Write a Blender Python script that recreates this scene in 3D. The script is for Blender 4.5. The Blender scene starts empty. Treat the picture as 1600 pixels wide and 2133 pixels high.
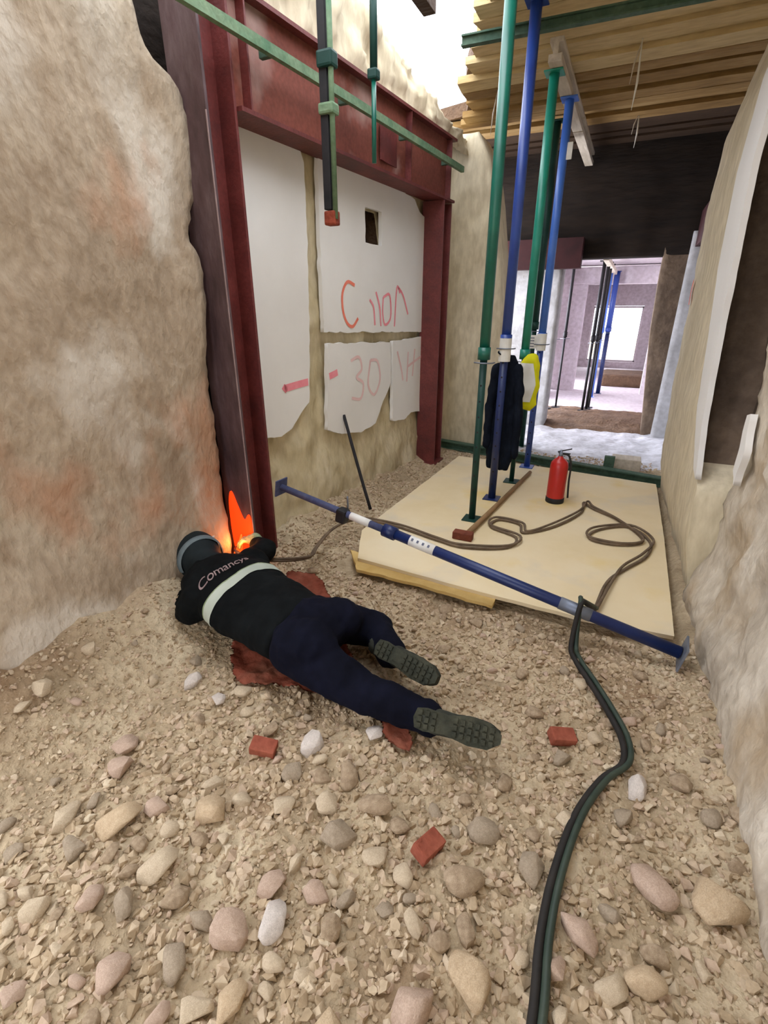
import bpy, bmesh, math, random
import numpy as np
from mathutils import Vector, Matrix, noise
from mathutils.bvhtree import BVHTree
random.seed(7)
rng = np.random.default_rng(7)
S = bpy.context.scene
COL = S.collection
PI = math.pi

# ------------------------------------------------------------------ camera, world, exposure
F = 1017.0
cam = bpy.data.cameras.new('camera')
cam.sensor_fit = 'VERTICAL'
cam.sensor_height = 36.0
cam.lens = F / 2133.0 * 36.0
cam.clip_start = 0.02
cam_o = bpy.data.objects.new('camera', cam)
COL.objects.link(cam_o)
cam_o.location = (0, 0, 1.6)
cam_o.rotation_euler = (math.radians(90) - math.atan(426 / 1017), 0, math.radians(25.4))
S.camera = cam_o

w = bpy.data.worlds.new('overcast sky')
S.world = w
w.use_nodes = True
nt = w.node_tree
bg = nt.nodes['Background']
tc = nt.nodes.new('ShaderNodeTexCoord')
sp = nt.nodes.new('ShaderNodeSeparateXYZ')
rp = nt.nodes.new('ShaderNodeValToRGB')
rp.color_ramp.elements[0].position = 0.0
rp.color_ramp.elements[0].color = (0.74, 0.79, 0.95, 1)
rp.color_ramp.elements[1].position = 0.6
rp.color_ramp.elements[1].color = (0.90, 0.93, 1.0, 1)
nt.links.new(tc.outputs['Generated'], sp.inputs[0])
nt.links.new(sp.outputs['Z'], rp.inputs[0])
nt.links.new(rp.outputs[0], bg.inputs[0])
bg.inputs[1].default_value = 5.0

S.view_settings.view_transform = 'Standard'
S.view_settings.look = 'None'
S.view_settings.gamma = 1.0
S.view_settings.use_curve_mapping = False
S.view_settings.exposure = 0.42
S.cycles.max_bounces = 8
S.cycles.diffuse_bounces = 5
S.cycles.sample_clamp_indirect = 8

# light portals: they only tell the renderer where the daylight comes in
def portal(name, loc, rot, sx, sy):
    l = bpy.data.lights.new(name, 'AREA')
    l.shape = 'RECTANGLE'; l.size = sx; l.size_y = sy
    l.cycles.is_portal = True
    o = bpy.data.objects.new(name, l); COL.objects.link(o)
    o.location = loc; o.rotation_euler = rot
    return o
portal('portal_roof_hole', (-1.55, 4.2, 3.6), (0, 0, 0), 1.3, 3.4)
portal('portal_behind', (-0.9, -2.0, 1.2), (math.radians(90), 0, 0), 1.5, 2.5)
portal('portal_left_far', (-2.6, 6.6, 1.3), (0, math.radians(-90), 0), 2.8, 1.6)
portal('portal_left_near', (-2.5, -0.15, 1.7), (0, math.radians(-90), 0), 3.4, 1.5)
# area lamps added at the side openings to brighten the far rooms
def daylight(name, loc, rot, sx, sy, e):
    l = bpy.data.lights.new(name, 'AREA'); l.shape = 'RECTANGLE'; l.size = sx; l.size_y = sy; l.energy = e; l.color = (0.86, 0.88, 1.0)
    o = bpy.data.objects.new(name, l); COL.objects.link(o); o.location = loc; o.rotation_euler = rot
daylight('fill_lamp_side', (-1.9, 8.7, 1.2), (0, math.radians(-90), 0), 2.0, 1.9, 130)
daylight('fill_lamp_deep', (-1.9, 11.9, 1.2), (0, math.radians(-90), 0), 2.0, 1.3, 80)
daylight('fill_lamp_bay', (-2.4, 6.6, 1.6), (0, math.radians(-90), 0), 2.4, 1.1, 60)

# ------------------------------------------------------------------ materials
def rgb(c, a=1.0):
    """sRGB 0-255 -> linear"""
    def f(v):
        v /= 255.0
        return v / 12.92 if v <= 0.04045 else ((v + 0.055) / 1.055) ** 2.4
    return (f(c[0]), f(c[1]), f(c[2]), a)

def mat(name, cols, scale=3.0, rough=0.9, bump=0.0, bscale=40.0, metal=0.0, stretch=(1, 1, 1), detail=8, rand=False,
        attr=False, spots=None, spec=0.3, dist=0.02):
    m = bpy.data.materials.new(name)
    m.use_nodes = True
    n = m.node_tree.nodes; L = m.node_tree.links
    b = n['Principled BSDF']
    b.inputs['Roughness'].default_value = rough
    b.inputs['Metallic'].default_value = metal
    b.inputs['Specular IOR Level'].default_value = spec
    tc = n.new('ShaderNodeTexCoord')
    mp = n.new('ShaderNodeMapping'); mp.inputs['Scale'].default_value = stretch
    L.new(tc.outputs['Object'], mp.inputs[0])
    if rand:
        oi = n.new('ShaderNodeObjectInfo')
        fac = oi.outputs['Random']
    elif attr:
        at = n.new('ShaderNodeAttribute'); at.attribute_name = 'tone'
        fac = at.outputs['Fac']
    else:
        nz = n.new('ShaderNodeTexNoise'); nz.inputs['Scale'].default_value = scale
        nz.inputs['Detail'].default_value = detail; nz.inputs['Roughness'].default_value = 0.6
        L.new(mp.outputs[0], nz.inputs['Vector'])
        fac = nz.outputs['Fac']
    r = n.new('ShaderNodeValToRGB')
    k = len(cols)
    els = r.color_ramp.elements
    lo, hi = (0.0, 1.0) if (rand or attr) else (0.3, 0.7)
    els[0].position = lo; els[0].color = rgb(cols[0])
    els[1].position = hi; els[1].color = rgb(cols[-1])
    for i in range(1, k - 1):
        e = els.new(lo + (hi - lo) * i / (k - 1)); e.color = rgb(cols[i])
    L.new(fac, r.inputs[0])
    out = r.outputs[0]
    # fine grain
    nz2 = n.new('ShaderNodeTexNoise'); nz2.inputs['Scale'].default_value = bscale; nz2.inputs['Detail'].default_value = 6
    L.new(mp.outputs[0], nz2.inputs['Vector'])
    if bump > 0:
        mx = n.new('ShaderNodeMix'); mx.data_type = 'RGBA'; mx.blend_type = 'MULTIPLY'
        mx.inputs['Factor'].default_value = 0.45
        rr = n.new('ShaderNodeValToRGB'); rr.color_ramp.elements[0].position = 0.3; rr.color_ramp.elements[1].position = 0.65
        rr.color_ramp.elements[0].color = (0.5, 0.46, 0.42, 1); rr.color_ramp.elements[1].color = (1, 1, 1, 1)
        L.new(nz2.outputs['Fac'], rr.inputs[0])
        L.new(out, mx.inputs[6]); L.new(rr.outputs[0], mx.inputs[7])
        out = mx.outputs[2]
        bp = n.new('ShaderNodeBump'); bp.inputs['Strength'].default_value = bump; bp.inputs['Distance'].default_value = dist
        L.new(nz2.outputs['Fac'], bp.inputs['Height']); L.new(bp.outputs[0], b.inputs['Normal'])
    if spots:
        for (scol, sscale, slo, shi, off) in spots:
            ns = n.new('ShaderNodeTexNoise'); ns.inputs['Scale'].default_value = sscale; ns.inputs['Detail'].default_value = 5
            mo = n.new('ShaderNodeMapping'); mo.inputs['Location'].default_value = off
            L.new(mp.outputs[0], mo.inputs[0]); L.new(mo.outputs[0], ns.inputs['Vector'])
            sr = n.new('ShaderNodeValToRGB'); sr.color_ramp.elements[0].position = slo; sr.color_ramp.elements[1].position = shi
            L.new(ns.outputs['Fac'], sr.inputs[0])
            ms = n.new('ShaderNodeMix'); ms.data_type = 'RGBA'
            L.new(sr.outputs[0], ms.inputs['Factor']); L.new(out, ms.inputs[6]); ms.inputs[7].default_value = rgb(scol)
            out = ms.outputs[2]
    L.new(out, b.inputs['Base Color'])
    return m

def emis(name, col, strength):
    m = bpy.data.materials.new(name); m.use_nodes = True
    b = m.node_tree.nodes['Principled BSDF']
    b.inputs['Base Color'].default_value = rgb(col)
    b.inputs['Emission Color'].default_value = rgb(col)
    b.inputs['Emission Strength'].default_value = strength
    return m

M = {}
M['earth'] = mat('dusty earth', [(160, 142, 114), (192, 173, 142), (212, 196, 166)], 2.5, bump=0.9, bscale=28, dist=0.03,
                 spots=[((140, 112, 84), 1.7, 0.55, 0.72, (3, 1, 0))])
M['wall_near'] = mat('old tan plaster', [(154, 136, 114), (178, 160, 137), (196, 182, 160)], 1.6, bump=0.8, bscale=26, stretch=(1, 1, 0.6),
                     spots=[((206, 196, 180), 1.5, 0.53, 0.62, (1.3, 4, 2)), ((180, 136, 106), 1.6, 0.56, 0.68, (6, 0, 3)), ((138, 116, 92), 3.2, 0.62, 0.75, (0, 7, 1))])
M['stone_wall'] = mat('bare sandstone masonry', [(180, 164, 128), (208, 194, 158), (224, 212, 182)], 4, bump=1.0, bscale=14, stretch=(1, 1, 0.5))
M['right_wall'] = mat('grey beige rubble render', [(174, 162, 144), (200, 188, 168), (216, 206, 188)], 3.5, bump=1.0, bscale=18, stretch=(1, 1, 0.7),
                      spots=[((170, 146, 112), 1.6, 0.56, 0.7, (2, 2, 5))])
M['beige'] = mat('smooth beige plaster', [(206, 192, 160), (222, 210, 182)], 2.5, bump=0.35, bscale=20, stretch=(1, 1, 0.35))
M['white'] = mat('white plaster', [(222, 219, 212), (232, 230, 224)], 1.5, bump=0.0, bscale=30, rough=0.7)
M['far_wall'] = mat('pale lilac plaster', [(196, 186, 190), (220, 212, 216)], 1.2, bump=0.2, bscale=15)
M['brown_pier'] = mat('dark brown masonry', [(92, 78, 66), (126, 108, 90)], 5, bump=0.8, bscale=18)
M['grey_plaster'] = mat('grey lit plaster', [(168, 168, 168), (196, 196, 200)], 2, bump=0.4, bscale=15)
M['primer'] = mat('red lead primer', [(84, 34, 32), (104, 42, 38), (120, 54, 50)], 5, rough=0.55, bump=0.15, bscale=60, spec=0.5)
M['primer_dark'] = mat('dark primer with mortar smears', [(52, 34, 36), (88, 66, 68), (120, 102, 104)], 5, rough=0.6, bump=0.4, bscale=18, stretch=(1, 1, 0.35), spec=0.5)
M['primer_web'] = mat('brick red beam paint', [(108, 56, 44), (136, 76, 62)], 2.5, rough=0.7, bump=0.15, bscale=40,
                      spots=[((186, 160, 150), 1.1, 0.56, 0.7, (0, 3.1, 0))])
M['green'] = mat('green prop paint', [(8, 84, 70), (14, 104, 86)], 6, rough=0.35, spec=0.6)
M['green_light'] = mat('turquoise green prop paint', [(20, 128, 108), (34, 148, 126)], 6, rough=0.35, spec=0.6)
M['green_dark'] = mat('dark bottle green paint', [(14, 48, 42), (26, 64, 56)], 6, rough=0.5)
M['rail_green'] = mat('faded pale green paint', [(86, 122, 92), (128, 150, 118)], 7, rough=0.7, bump=0.2)
M['green_mid'] = mat('weathered green steel', [(56, 84, 68), (86, 110, 92)], 7, rough=0.7, bump=0.2)
M['blue'] = mat('blue prop paint', [(36, 62, 138), (46, 78, 160)], 6, rough=0.35, spec=0.6)
M['blue_light'] = mat('light blue prop paint', [(58, 104, 196), (76, 124, 214)], 6, rough=0.35, spec=0.6)
M['navy_tube'] = mat('dark blue lying prop paint', [(16, 32, 76), (26, 46, 100)], 6, rough=0.4, spec=0.5)
M['dusty_blue'] = mat('dusty blue tube', [(60, 70, 108), (84, 88, 116)], 8, rough=0.8, bump=0.2)
M['galv'] = mat('zinc plate', [(104, 112, 128), (140, 146, 156)], 10, rough=0.5, metal=0.6)
M['black_steel'] = mat('black steel', [(22, 22, 24), (40, 38, 40)], 10, rough=0.6)
M['rust'] = mat('rust', [(120, 52, 34), (156, 74, 52)], 10, rough=0.9, bump=0.3)
M['label'] = mat('white paper label', [(218, 218, 212), (236, 234, 228)], 10, rough=0.8)
M['ink'] = mat('grey print', [(96, 100, 116), (110, 114, 128)], 10)
M['ply'] = mat('yellow formwork plywood', [(218, 198, 154), (226, 208, 170), (230, 216, 184)], 1.3, rough=0.75, bump=0.0, bscale=30,
               spots=[((222, 196, 128), 1.6, 0.58, 0.72, (5, 2, 0)), ((212, 200, 176), 2.3, 0.55, 0.7, (1, 1, 0))])
M['ply_edge'] = mat('plywood edge', [(196, 162, 96), (214, 184, 120)], 12)
M['timber'] = mat('grey white timber', [(190, 180, 162), (218, 208, 192)], 8, bump=0.3, bscale=30, stretch=(1, 0.15, 1))
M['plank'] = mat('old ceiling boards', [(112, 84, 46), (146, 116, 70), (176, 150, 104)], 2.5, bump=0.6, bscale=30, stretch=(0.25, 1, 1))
M['plank_lit'] = mat('lit ceiling boards', [(188, 164, 116), (214, 194, 150)], 2.5, bump=0.4, bscale=30, stretch=(0.25, 1, 1))
M['plank_dark'] = mat('shaded ceiling boards', [(48, 34, 24), (72, 54, 38)], 2.5, bump=0.6, bscale=30, stretch=(0.25, 1, 1))
M['skylit_floor'] = mat('pale dusty floor with sky light', [(176, 176, 180), (208, 208, 214)], 3, bump=0.4, bscale=20)  # sky light on the dusty floor, put into its bluish tone
M['lintel'] = mat('dark red primer', [(44, 18, 20), (64, 28, 30)], 5, rough=0.7)  # one even dark red for the far lintels
M['shade_masonry'] = mat('shaded brown masonry', [(24, 18, 14), (44, 34, 26)], 5, bump=0.6, bscale=16, stretch=(0.3, 1, 1.5))  # shade of recesses and the unlit cross wall, put into the colour
M['umber'] = mat('dark brown soil', [(86, 66, 50), (116, 92, 70)], 6, bump=0.9, bscale=30)
M['jacket'] = mat('black jacket cloth', [(12, 14, 15), (22, 25, 26)], 8, rough=0.95, bump=0.3, bscale=20, spec=0.1)
M['trousers'] = mat('navy work trousers', [(11, 12, 22), (19, 21, 36)], 6, rough=0.95, bump=0.3, bscale=20, spec=0.1)
M['hood'] = mat('dark green black hood', [(20, 26, 28), (32, 40, 42)], 8, rough=0.8, spec=0.2)
M['strap'] = mat('grey strap', [(88, 100, 104), (112, 124, 126)], 8, rough=0.6)
M['reflective'] = mat('grey green reflective tape', [(166, 176, 164), (190, 198, 184)], 5, rough=0.5)
M['print'] = mat('dusty pink print', [(138, 118, 118), (164, 144, 142)], 20)
M['glove'] = mat('pale green glove', [(132, 148, 112), (160, 172, 138)], 10, bump=0.3)
M['boot'] = mat('dusty black boot', [(34, 38, 34), (66, 68, 58)], 8, rough=0.95, bump=0.4, bscale=30)
M['sole'] = mat('boot sole rubber', [(40, 44, 36), (74, 74, 60)], 12, rough=0.95, bump=0.4, bscale=40)
M['skin'] = mat('skin', [(176, 122, 98), (190, 136, 110)], 8, rough=0.6)
M['hair'] = mat('dark hair', [(26, 20, 16), (40, 30, 24)], 20)
M['cloth_red'] = mat('dusty rust red cloth', [(150, 74, 54), (176, 98, 76), (186, 122, 98)], 5, rough=1, bump=0.5, bscale=25)
M['red_paint'] = mat('red cylinder paint', [(170, 22, 18), (190, 34, 28)], 5, rough=0.35, spec=0.6)
M['rubber'] = mat('black rubber', [(26, 25, 24), (46, 42, 38)], 8, rough=0.7)
M['hose_dust'] = mat('dusty brown hose', [(84, 70, 56), (122, 104, 84)], 10, rough=0.9)
M['hose_green'] = mat('dark green hose', [(40, 54, 46), (62, 72, 60)], 10, rough=0.5)
M['wood'] = mat('worn wooden handle', [(128, 98, 66), (160, 130, 94)], 9, bump=0.2, stretch=(1, 0.2, 1))
M['brick_red'] = mat('reddish brown iron', [(104, 54, 38), (134, 74, 54)], 12, bump=0.4)
M['yellow'] = mat('yellow high visibility cloth', [(208, 206, 14), (226, 222, 30)], 6, rough=0.8)
M['white_cloth'] = mat('white cloth', [(222, 222, 216), (236, 236, 230)], 6, rough=0.9)
M['navy_cloth'] = mat('dark navy jacket cloth', [(14, 18, 28), (28, 34, 46)], 7, rough=0.95, bump=0.3, bscale=20, spec=0.1)
M['pink'] = mat('pink spray paint', [(232, 130, 142), (240, 160, 166)], 9)
M['pink_faint'] = mat('faint pink spray paint', [(224, 188, 184), (228, 198, 194)], 9)
M['orange_paint'] = mat('orange red spray paint', [(228, 116, 92), (236, 140, 118)], 9)
M['rock'] = mat('broken stone', [(158, 136, 110), (182, 160, 132), (198, 177, 149)], 3, bump=0.5, bscale=25)
M['rock_attr'] = mat('crushed stone', [(164, 144, 114), (178, 157, 127), (192, 171, 141), (198, 179, 150), (190, 166, 142), (208, 192, 164)], attr=True, bump=0.3, bscale=40)
M['rock_grey'] = mat('grey brown stone', [(152, 136, 114), (176, 160, 138)], 6, bump=0.3, bscale=25)
M['rock_pale'] = mat('pale beige stone', [(190, 171, 144), (210, 193, 165)], 6, bump=0.3, bscale=25)
M['rock_white'] = mat('whitish stone', [(200, 190, 180), (222, 212, 202)], 6, bump=0.3, bscale=25)
M['rock_cream'] = mat('cream stone', [(186, 162, 130), (204, 182, 150)], 6, bump=0.3, bscale=25)
M['rock_pink'] = mat('pinkish stone', [(182, 157, 137), (200, 176, 156)], 6, bump=0.3, bscale=25)
M['brick'] = mat('red brick', [(142, 72, 54), (166, 96, 74)], 8, bump=0.4)
M['torch_glow'] = emis('torch light on primer', (255, 62, 14), 0.9)
M['flame'] = emis('torch flame', (255, 92, 24), 1.1)

# ------------------------------------------------------------------ helpers
def link(name, me, material=None, parent=None, label=None, cat=None, group=None, kind=None, smooth=False):
    o = bpy.data.objects.new(name, me)
    COL.objects.link(o)
    if material is not None:
        for mm in (material if isinstance(material, (list, tuple)) else [material]):
            me.materials.append(mm)
    if parent is not None: o.parent = parent
    tag(o, label, cat, group, kind)
    if smooth:
        for p in me.polygons: p.use_smooth = True
    return o

def tag(o, label=None, cat=None, group=None, kind=None):
    if label: o['label'] = label
    if cat: o['category'] = cat
    if group: o['group'] = group
    if kind: o['kind'] = kind
    return o

def empty(name, label, cat, loc=(0, 0, 0), group=None, kind=None):
    o = bpy.data.objects.new(name, None); COL.objects.link(o)
    o.location = loc; o.empty_display_size = 0.1
    return tag(o, label, cat, group, kind)

def bm_me(bm, name='mesh'):
    bmesh.ops.recalc_face_normals(bm, faces=bm.faces)
    me = bpy.data.meshes.new(name); bm.to_mesh(me); bm.free()
    return me

def box(bm, c, s, rot=None, bev=0.0):
    """c centre, s full size"""
    mtx = Matrix.Translation(c) @ (rot.to_4x4() if rot is not None else Matrix()) @ Matrix.Diagonal((s[0], s[1], s[2], 1))
    r = bmesh.ops.create_cube(bm, size=1.0, matrix=mtx)
    if bev > 0:
        ed = list({e for v in r['verts'] for e in v.link_edges})
        bmesh.ops.bevel(bm, geom=ed, offset=bev, segments=2, affect='EDGES', profile=0.6)
    return bm

def obox(name, c, s, m, parent=None, bev=0.004, **k):
    bm = bmesh.new(); box(bm, c, s, bev=bev)
    return link(name, bm_me(bm), m, parent, **k)

def sweep(bm, pts, ws, hs=None, seg=12, up=Vector((0, 0, 1)), caps=True, square=0.0):
    pts = [Vector(p) for p in pts]
    n = len(pts)
    if not isinstance(ws, (list, tuple)): ws = [ws] * n
    if hs is None: hs = ws
    if not isinstance(hs, (list, tuple)): hs = [hs] * n
    rings = []
    prev = None
    for i, p in enumerate(pts):
        t = (pts[min(i + 1, n - 1)] - pts[max(i - 1, 0)]).normalized()
        ref = up if prev is None else prev
        side = t.cross(ref)
        if side.length < 1e-3: side = t.cross(Vector((1, 0, 0)))
        side.normalize()
        u = side.cross(t).normalized(); prev = u
        ring = []
        for k in range(seg):
            a = 2 * PI * k / seg
            ring.append(bm.verts.new(p + side * ws[i] * math.cos(a) + u * hs[i] * math.sin(a)))
        rings.append(ring)
    for a, b in zip(rings, rings[1:]):
        for k in range(seg):
            bm.faces.new((a[k], a[(k + 1) % seg], b[(k + 1) % seg], b[k]))
    if caps:
        bm.faces.new(rings[0]); bm.faces.new(list(reversed(rings[-1])))
    return bm

def smooth_path(pts, n=8):
    """Catmull-Rom"""
    P = [Vector(p) for p in pts]
    P = [P[0] * 2 - P[1]] + P + [P[-1] * 2 - P[-2]]
    out = []
    for i in range(1, len(P) - 2):
        for k in range(n):
            t = k / n
            a, b, c, d = P[i - 1], P[i], P[i + 1], P[i + 2]
            out.append(0.5 * ((2 * b) + (-a + c) * t + (2 * a - 5 * b + 4 * c - d) * t * t + (-a + 3 * b - 3 * c + d) * t ** 3))
    out.append(P[-2])
    return out

def tube(name, pts, r, m, parent=None, seg=12, smooth=True, **k):
    bm = bmesh.new(); sweep(bm, pts, r, seg=seg)
    return link(name, bm_me(bm), m, parent, smooth=smooth, **k)

def fbm(x, y, z=0.0, o=4):
    return noise.fractal(Vector((x, y, z)), 1.0, 2.0, o)

def rough_wall(name, m, y0, y1, xf, z0, z1, res=0.045, amp=0.02, fq=3.0, back=0.35, sgn=-1, kind='structure', seed=0.0, ztop=None, parent=None, hole=None):
    """a wall whose face runs along Y; y0/y1 are callables of z giving the ragged ends, xf(y,z) the face, back goes to sgn*X"""
    nz_ = max(2, int((z1 - z0) / res)); ymid = y1(1.5) - y0(1.5)
    ny = max(2, int(ymid / res))
    bm = bmesh.new(); g = []
    for j in range(nz_ + 1):
        row = []
        v = j / nz_
        for i in range(-1, ny + 2):
            u = min(max(i / ny, 0), 1)
            z = z0 + (z1 - z0) * v
            y = y0(z) + (y1(z) - y0(z)) * u
            if ztop is not None:
                z = z0 + (ztop(y) - z0) * v
            d = amp * fbm(y * fq + seed, z * fq, seed) + amp * 0.5 * abs(fbm(y * fq * 3.1, z * fq * 2.0 + seed, 5.0, 3))
            x = xf(y, z) - sgn * d
            if i < 0 or i > ny: x = xf(y, z) + sgn * back
            row.append(bm.verts.new((x, y, z)))
        g.append(row)
    # top return
    g.append([bm.verts.new((xf(v.co.y, v.co.z) + sgn * back, v.co.y, v.co.z)) for v in g[-1]])
    for a, b in zip(g, g[1:]):
        for i in range(len(a) - 1):
            if hole:
                c = (a[i].co + b[i + 1].co) / 2
                if hole[0] < c.y < hole[1] and hole[2] < c.z < hole[3]: continue
            bm.faces.new((a[i], a[i + 1], b[i + 1], b[i]))
    bmesh.ops.remove_doubles(bm, verts=bm.verts, dist=1e-5)
    return link(name, bm_me(bm), m, parent, kind=kind if parent is None else None, smooth=True)

def interp(tab):
    def f(z):
        if z <= tab[0][0]: return tab[0][1]
        for (a, b), (c, d) in zip(tab, tab[1:]):
            if z <= c: return b + (d - b) * (z - a) / (c - a)
        return tab[-1][1]
    return f

def ss(t):
    t = min(max(t, 0), 1); return t * t * (3 - 2 * t)

# ------------------------------------------------------------------ ground
def gh(x, y):
    h = 0.022 * fbm(x * 2.2, y * 2.2, 1.0) + 0.018 * fbm(x * 6, y * 6, 3.0) + 0.006 * fbm(x * 19, y * 19, 8.0)
    h += 0.34 * ss((-1.62 - x) / 0.62) * (1 - ss((y - 1.45) / 0.55)) * (1 + 0.25 * fbm(x * 3, y * 3, 9))
    if 2.2 < y < 5.4: h += 0.10 * ss((-1.72 - x) / 0.35) * (1 + 0.6 * fbm(x * 5, y * 5, 2))
    h += 0.05 * ss((x - 0.35) / 0.3)
    if 2.35 < y < 5.2 and -1.6 < x < 0.5: h = min(h, 0.0) - 0.004
    if 7.25 < y < 9.0 and x > -2.1: h += 0.10 * math.sin(PI * (y - 7.25) / 1.75) ** 0.7
    return h

def grid_ground(name, x0, x1, y0, y1, res, m, **k):
    nx = int((x1 - x0) / res); ny = int((y1 - y0) / res)
    xs = [x0 + (x1 - x0) * i / nx for i in range(nx + 1)]; ys = [y0 + (y1 - y0) * j / ny for j in range(ny + 1)]
    vs = [(x, y, gh(x, y)) for y in ys for x in xs]
    fs = [(j * (nx + 1) + i, j * (nx + 1) + i + 1, (j + 1) * (nx + 1) + i + 1, (j + 1) * (nx + 1) + i) for j in range(ny) for i in range(nx)]
    me = bpy.data.meshes.new(name); me.from_pydata(vs, [], fs)
    return link(name, me, m, smooth=True, **k)

fl = grid_ground('floor', -3.2, 1.3, -2.2, 9.1, 0.035, [M['earth'], M['umber'], M['skylit_floor']], kind='structure')
for p in fl.data.polygons:
    if 7.3 < p.center.y < 8.95: p.material_index = 1  # darker brown strip across the passage floor
    elif 5.75 + 0.25 * fbm(p.center.x * 3, p.center.y * 3) - 0.2 * (p.center.x + 0.8) < p.center.y <= 7.3: p.material_index = 2
obox('floor', (-0.8, 13.2, -0.06), (5.0, 8.2, 0.12), M['far_wall'], kind='structure')
obox('terrain', (0, 8, -0.25), (60, 60, 0.2), M['earth'], kind='structure')

# ------------------------------------------------------------------ left wall, near part (ragged edge beside the column)
edge = interp([(-0.2, 2.04), (0.3, 2.08), (0.57, 2.11), (1.0, 2.13), (1.36, 2.12), (1.6, 2.16), (1.77, 2.19), (1.84, 2.15), (1.91, 2.11), (1.98, 2.13), (2.1, 2.2), (2.28, 2.21),
               (2.5, 2.19), (2.56, 2.16), (2.62, 2.03), (2.7, 2.0), (3.5, 1.9)])
rough_wall('wall_left', M['wall_near'], lambda z: 0.55 + 0.03 * math.sin(z * 9), lambda z: edge(z) + 0.018 * fbm(z * 9, 0.3) - 0.004,
           lambda y, z: -2.1 - 0.02 * (2.0 - y) + 0.05 * ss((0.8 - z) / 0.7), -0.2, 3.45, res=0.035, amp=0.022, fq=2.5, back=0.5)

# chase behind the column, dark masonry
rough_wall('wall_left', M['shade_masonry'], lambda z: 1.95, lambda z: 2.6, lambda y, z: -2.34, -0.2, 3.45, amp=0.03, fq=4, back=0.3, seed=3)

# infill wall of the blocked opening, seen between the steel columns
xin = lambda y: -2.2 + 0.085 * (y - 2.2)
inf = rough_wall('wall_left', M['stone_wall'], lambda z: 2.42, lambda z: 5.35, lambda y, z: xin(y) + 0.05 * ss((0.75 - z) / 0.7), -0.2, 2.62,
                 res=0.035, amp=0.028, fq=3.5, back=0.35, seed=8, hole=(3.86, 4.12, 2.06, 2.32))
obox('wall_left', (-2.75, 3.9, 1.5), (0.2, 4.0, 3.6), M['shade_masonry'], kind='structure', bev=0)  # unseen backing, added to stop sky leaking through the infill
niche = obox('wall_niche', (-2.225, 3.99, 2.19), (0.38, 0.36, 0.36), M['umber'], None, bev=0, kind='structure')
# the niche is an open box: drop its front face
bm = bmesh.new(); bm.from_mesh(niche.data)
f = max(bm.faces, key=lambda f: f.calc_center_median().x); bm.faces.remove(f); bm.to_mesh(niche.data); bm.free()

def jag(poly, a=0.012, step=0.035, sd=0):
    out = []
    for (p, q) in zip(poly, poly[1:] + poly[:1]):
        d = math.hypot(q[0] - p[0], q[1] - p[1]); n = max(1, int(d / step))
        for i in range(n):
            t = i / n; y = p[0] + (q[0] - p[0]) * t; z = p[1] + (q[1] - p[1]) * t
            out.append((y + a * fbm(y * 11 + sd, z * 11), z + a * fbm(y * 11, z * 11 + 5 + sd)))
    return out

def slab(name, loops, thick, m, place, parent=None, **k):
    """2D loops (outer first, then holes) filled and extruded; place(u,v,w)->xyz"""
    cu = bpy.data.curves.new(name, 'CURVE'); cu.dimensions = '2D'; cu.fill_mode = 'BOTH'; cu.extrude = thick / 2
    for lp in loops:
        s = cu.splines.new('POLY'); s.points.add(len(lp) - 1); s.use_cyclic_u = True
        for i, (a, b) in enumerate(lp): s.points[i].co = (a, b, 0, 1)
    o = bpy.data.objects.new(name, cu); COL.objects.link(o)
    dg = bpy.context.evaluated_depsgraph_get()
    me = bpy.data.meshes.new_from_object(o.evaluated_get(dg))
    bpy.data.objects.remove(o)
    for v in me.vertices: v.co = place(v.co.x, v.co.y, v.co.z)
    me.materials.clear()
    return link(name, me, m, parent, **k)

def on_infill(off): return lambda y, z, t: (xin(y) + off + 0.03 * ss((0.75 - z) / 0.7) + t, y, z)
panels = [
    [(2.45, 2.60), (2.74, 2.61), (3.05, 2.62), (3.15, 2.46), (3.14, 2.0), (3.12, 1.6), (3.09, 1.2), (3.06, 0.95), (2.97, 0.90), (2.85, 0.80), (2.73, 0.76), (2.45, 0.80)],
    [(3.30, 2.61), (3.54, 2.60), (4.69, 2.49), (4.80, 2.40), (5.12, 2.34), (5.12, 1.78), (5.10, 1.37), (3.28, 1.43), (3.28, 2.0)],
    [(3.32, 1.35), (4.27, 1.31), (4.29, 0.95), (4.15, 0.80), (4.0, 0.62), (3.75, 0.58), (3.47, 0.63), (3.27, 0.70)],
    [(4.32, 1.31), (5.10, 1.33), (5.10, 0.66), (4.95, 0.56), (4.7, 0.60), (4.55, 0.55), (4.32, 0.58)]]
for i, p in enumerate(panels):
    loops = [jag(p, sd=i)]
    if i == 1: loops.append(jag([(3.87, 2.07), (4.12, 2.07), (4.12, 2.31), (3.87, 2.31)], a=0.006))
    slab('plaster_panel', loops, 0.03, M['white'], on_infill(0.045), inf)

# sprayed marks, thin paint films on the panels
def stroke(bm, pts, wd, surf):
    pts = [Vector((a, b)) for a, b in pts]
    n = len(pts); L_, R_ = [], []
    for i, p in enumerate(pts):
        t = (pts[min(i + 1, n - 1)] - pts[max(i - 1, 0)]).normalized(); s = Vector((-t.y, t.x)) * wd / 2
        L_.append(bm.verts.new(surf(p.x + s.x, p.y + s.y))); R_.append(bm.verts.new(surf(p.x - s.x, p.y - s.y)))
    for i in range(n - 1): bm.faces.new((L_[i], L_[i + 1], R_[i + 1], R_[i]))
def cr2(pts, n=5): return [(v.x, v.y) for v in smooth_path([(a, b, 0) for a, b in pts], n)]
psurf = lambda y, z: (xin(y) + 0.0625 + 0.03 * ss((0.75 - z) / 0.7), y, z)
def paint(name, strokes, wd, m):
    bm = bmesh.new()
    for s in strokes: stroke(bm, cr2(s), wd, psurf)
    return link(name, bm_me(bm), m, inf, label='sprayed ' + m.name + ' mark on the white plaster')
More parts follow.
